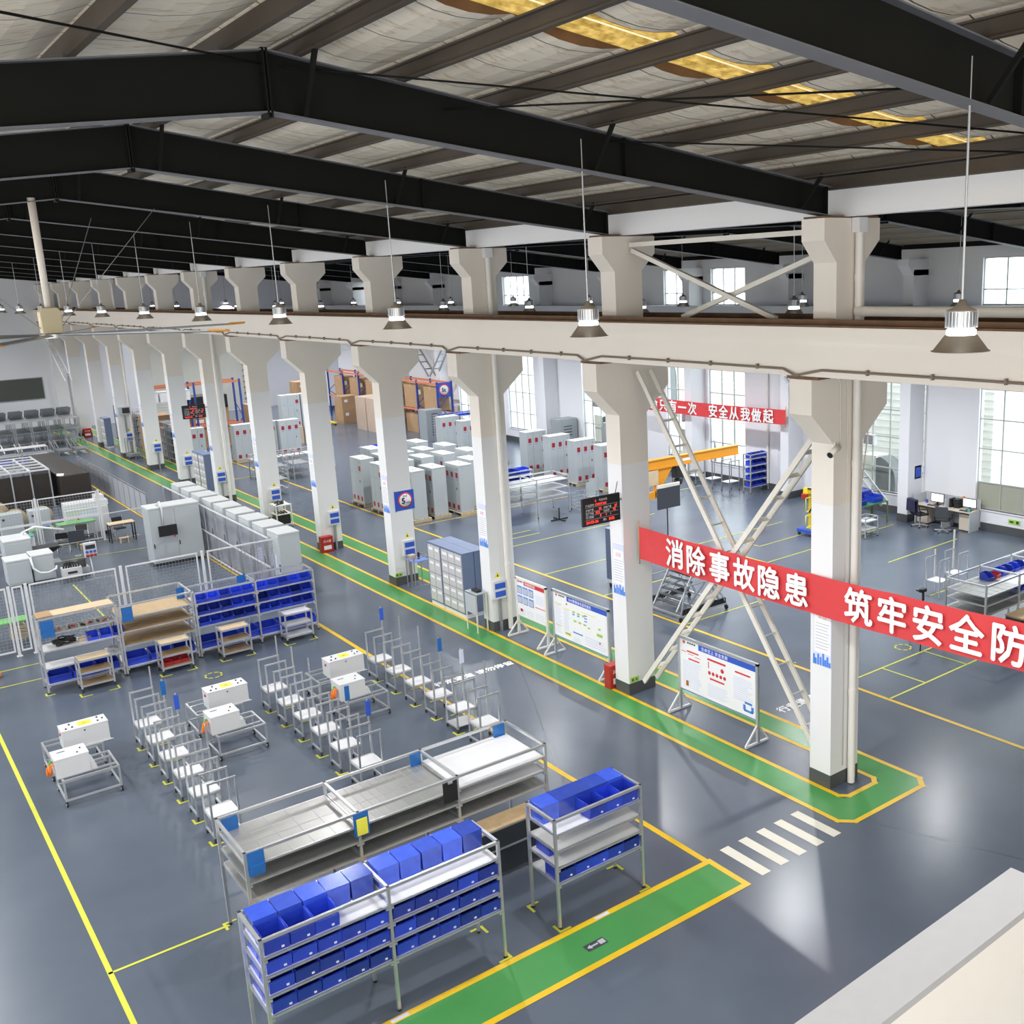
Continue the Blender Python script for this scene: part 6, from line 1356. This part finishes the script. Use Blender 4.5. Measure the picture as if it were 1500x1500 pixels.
# green table with blue tubs by the wall
t = table((29.4, 23.55, 0), 1.75, .75, .85, dgreen_top, olive_steel, 'dark green topped table with olive legs past the first column', 'work_table')
for i in range(2):
    put_bin('big', (29.75+i*.95, 23.9, .85), f'big blue tub, {ORD[i]} from the columns on the dark green table', 'tubs on the green table'); 
    n = MB(); n.box(-.4,.4,-.3,.3,0,.32); o = tag(n.build('blue_tub', blue_bin, None, .02), f'wide lidded blue tub, {ORD[i]} from the columns, rear of the dark green table', 'tub', 'wide tubs on the green table'); o.location = (29.85+i*.87, 24.62, .85) 
t = table((29.4, 24.30, 0), 1.75, .7, .85, dgreen_top, olive_steel, 'second dark green topped table under the wide blue tubs', 'work_table')
t = rack('small_rack', 'small grey tube rack before the dark green table', 28.6, 22.6, .7, .5, .75, 1, [.3,.6], prof=.03)
lattice('column_brace', 'grey lattice brace slanting up beside the window wall column', (31.4,23.9,.6), (31.4,28.9,5.2), .4, alu)
lattice('column_brace', 'dark lattice brace slanting above the pallet rack', (31.4,59.6,3.6), (31.4,63.6,7.0), .5, dalu); lattice('column_brace', 'dark lattice brace leaning opposite above the pallet rack end', (31.4,59.4,3.6), (31.4,55.9,7.0), .5, dalu)
elec_ = thing('switch_box', 'white switch box with blue plates on the window wall column', 'switch box', (31.66, 23.55, .95)); n = MB(); n.box(0,.42,-.12,0,0,.52); n.build('box', box_white, elec_, .01)
for z in (.06,.29): n = MB(); n.box(.05,.38,-.128,-.12,z,z+.16); n.build('blue_plate', print_blue, elec_)
n = MB(); n.poly([(.12,-.004,.9),(.32,-.004,.9),(.22,-.004,1.08)]); n.build('warning_sign', yellow_lab, elec_); n = MB(); n.box(.18,.25,-.08,-.02,-.95,0); n.build('cable_duct', dalu, elec_)
t = thing('wall_unit', 'grey wall box with blue panel on the side of the window wall column', 'wall box', (32.02, 23.55, 1.6)); n = MB(); n.box(0,.4,-.5,0,0,.5); n.build('box', cab_grey, t); n = MB(); n.box(.05,.36,-.51,-.5,.06,.44); n.build('blue_panel', print_blue, t)
elec2 = thing('switch_box', 'white switch box with blue plates beside the wall pier bin rack', 'switch box', (31.64, 29.55, 1.0)); n = MB(); n.box(0,.42,-.12,0,0,.52); n.build('box', box_white, elec2, .01)
for z in (.06,.29): n = MB(); n.box(.05,.38,-.128,-.12,z,z+.16); n.build('blue_plate', print_blue, elec2)
n = MB(); n.box(.18,.25,-.08,-.02,-1,0); n.build('cable_duct', dalu, elec2)
for i, (y_, z0) in enumerate(((31.0,.3),)):
    n = MB(); n.cyl((32.42,y_,z0), .05, 6.9, 12); tag(n.build('wall_pipe', pipe_m), 'thin white pipe climbing the wall pier behind the red banner', 'pipe')
# desks, monitors, chairs by the window wall
for i, (y0, y1) in enumerate(((21.65,22.85),(20.5,21.6))):
    t = thing('office_desk', ['pale office desk with keyboard, further of two by the wall','pale office desk with drawer box, nearer of two by the wall'][i], 'desk', (31.75, y0, 0)); L = y1-y0
    n = MB(); n.box(0,.72,0,L,.72,.75); n.build('desk_top', mat('pale_desk',(.62,.55,.46),.5), t); n = MB(); n.box(.70,.72,0,L,.1,1.12); n.box(0,.7,L-.03,L,.75,1.1) if i == 0 else n.box(.1,.7,L-.03,L,.75,1.1); n.build('divider', mat('divider_grey',(.5,.52,.55),.5), t)
    n = MB(); n.box(.15,.62,.08 if i else L-.5,.5 if i else L-.06,.04,.62); n.build('drawer_box', mat('pale_desk',(.62,.55,.46),.5), t)
    for y_ in (0.02,L-.02): n = MB(); n.box(.05,.65,y_-.015,y_+.015,0,.72); n.build('leg_panel', cab_grey, t)
for i, y_ in enumerate((22.1, 20.75)):
    t = thing('computer_monitor', ['lit white monitor on the further office desk','lit white monitor on the nearer office desk'][i], 'monitor', (32.15, y_, .75), 0)
    n = MB(); n.box(-.015,.015,-.28,.28,.10,.43); b_ = n.build('screen_frame', black, t, .005); n = MB(); n.quad((-.017,-.26,.12),(-.017,.26,.12),(-.017,.26,.41),(-.017,-.26,.41)); n.build('screen', screen_m, b_); n = MB(); n.box(-.02,.02,-.03,.03,.01,.12); n.box(-.09,.09,-.12,.12,0,.01); n.build('stand', black, t)
    n = MB(); n.box(-.07,.07,-.21,.21,0,.025); o = tag(n.build('keyboard', black), ['black keyboard on the further office desk','black keyboard on the nearer office desk'][i], 'keyboard'); o.location = (31.9, y_+.02, .75)
for i in range(4): n = MB(); n.box(0,.28,0,.2,0,.16); o = tag(n.build('file_tray', black), f'black desk file tray, {ORD[i]} of the stack between the two monitors', 'file tray', 'black file trays'); o.location = (32.1, 21.18+.03*i+(.22 if i > 1 else 0), .75+.16*(i%2))
for i, (x, y_, z_, m_, lb) in enumerate(((31.85,20.58,.75,teal_top,'teal cup at the end of the nearer office desk'),(32.3,21.1,1.07,orange_paint,'small orange pot on the black file trays'),(32.2,22.6,.75,print_blue,'blue folder on the further office desk'))):
    n = MB(); n.cyl((0,0,0), .05, .12, 10); o = tag(n.build(['cup','pot','holder'][i], m_), lb, 'cup'); o.location = (x, y_, z_)
def ochair(loc, rz, lb, cloth=None):
    t = thing('office_chair', lb, 'chair', loc, rz)
    n = MB(); n.box(-.24,.24,-.23,.23,.44,.51); n.build('seat', black, t, .03); n = MB(); n.prism([(.20,.55),(.25,.55),(.32,1.0),(.27,1.0)], -.23, .23, 'x'); n.build('backrest', mat('dark_mesh',(.06,.07,.08),.7), t, .02)
    n = MB(); n.cyl((0,0,.1), .03, .35, 10); n.build('gas_column', dalu, t)
    for q in range(5):
        a_ = q*1.2566; n = MB(); n.bar((0,0,.1),(.3*math.cos(a_),.3*math.sin(a_),.07),.04); l_ = n.build('base_leg', alu, t); n = MB(); n.cyl((.3*math.cos(a_)-.015,.3*math.sin(a_),.03), .03, .03, 8, 'x'); n.build('castor', rubber, l_)
    for x in (-.27,.27): n = MB(); n.tube([(x,.15,.47),(x,.17,.70),(x,-.12,.70),(x,-.15,.5)], .02, 6); n.build('armrest', black, t)
    return t
ochair((31.3,21.25,0), 1.9, 'black mesh office chair turned from the nearer desk'); ochair((31.45,22.35,0), 1.2, 'office chair with a dark jacket over its back at the further desk')
n = MB(); n.prism([(-.27,.50),(.27,.50),(.25,1.06),(-.25,1.06)], 0, .05); n.prism([(-.27,.62),(.27,.62),(.25,1.06),(-.25,1.06)], .14, .19); n.box(-.25,.25,0,.19,1.03,1.09); o = tag(n.build('jacket', navy, None, .02), 'dark navy jacket draped over the further office chair back', 'jacket'); o.location = (31.45-.27*math.sin(1.2)+.0, 22.35+.20*math.cos(1.2), 0); o.rotation_euler = (0,0,1.2)
n = MB(); n.box(RWX-.02,RWX,18.95,19.4,.42,.58); o = tag(n.build('exit_sign', mat('luminous_green',(.35,.62,.08),.4)), 'green exit plate on the wall below the end window', 'sign'); n = MB(); n.box(RWX-.022,RWX-.02,19.0,19.1,.45,.55); n.box(RWX-.022,RWX-.02,19.2,19.35,.47,.53); n.build('pictogram', print_dark, o)
# the rack at the edge of the second bay
t = rack('shelf_rack', 'aluminium rack of white trays with blue and red bins under the banner end', 21.70, 13.45, 4.4, 1.13, 1.80, 3, [1.50, 1.27, 1.02], shelf_mats=[[tray_steel]*3,[tray_white]*3,[tray_white]*3])
for i in range(6): put_bin('red' if i == 1 else 'small', (23.0+i*.30, 14.25, 1.516), f'{"red" if i == 1 else "blue"} bin, {ORD[i]} from the columns along the rack under the banner end', 'bins on the rack under the banner end')
for i in range(4): put_bin('plain', (23.6+i*.34, 13.7, 1.286), f'blue bin, {ORD[i]} from the columns on the second shelf under the banner end', 'bins under the banner end')
t = thing('work_bench', 'bench with brown wooden top before the rack under the banner end', 'bench', (22.5, 12.9, 0)); n = MB(); n.box(0,4,0,.5,.86,.9); n.build('bench_top', wood, t); n = MB(); n.box(0,4,.02,.04,.1,.86); n.box(0,.02,.02,.48,0,.86); n.box(3.98,4,.02,.48,0,.86); n.build('front_panel', dark_panel, t)
t = thing('tripod', 'black camera tripod standing behind the red banner', 'tripod', (21.2, 14.9, 0))
for a_ in (-2.6,-.7,1.4): n = MB(); n.tube([(0,0,1.2),(.42*math.cos(a_),.42*math.sin(a_),0)], .018, 6); n.build('leg', black, t)
n = MB(); n.cyl((0,0,1.1), .03, .35, 8); n.build('centre_post', black, t); n = MB(); n.box(-.12,.08,-.05,.05,1.45,1.53); n.tube([(-.1,0,1.47),(-.28,0,1.55)],.02,6); n.build('head', black, t)
for i, (x,y_) in enumerate(((24.75,16.85),(25.75,16.9))):
    t = thing('tray_trolley', f'tray trolley, {ORD[i]} from the columns behind the rack under the banner end', 'trolley', (x, y_, 0), 0, 'trolleys behind the banner-end rack')
    for yy in (0,.47):
        for xx in (0,.47): n = MB(); n.box(xx-.016,xx+.016,yy-.016,yy+.016,.0,1.12); n.build('post', alu, t)
        n = MB(); n.bar((0,yy,1.13),(.47,yy,1.13),.032); n.build('handle_bar', alu, t)
    n = MB(); n.box(0,.47,0,.47,.46,.48); n.build('tray', tray_white, t); n = MB(); n.bar((.47,.5,.5),(.47,.5,1.7 if i else 1.3),.04); n.build('flag_post', brace_m, t)
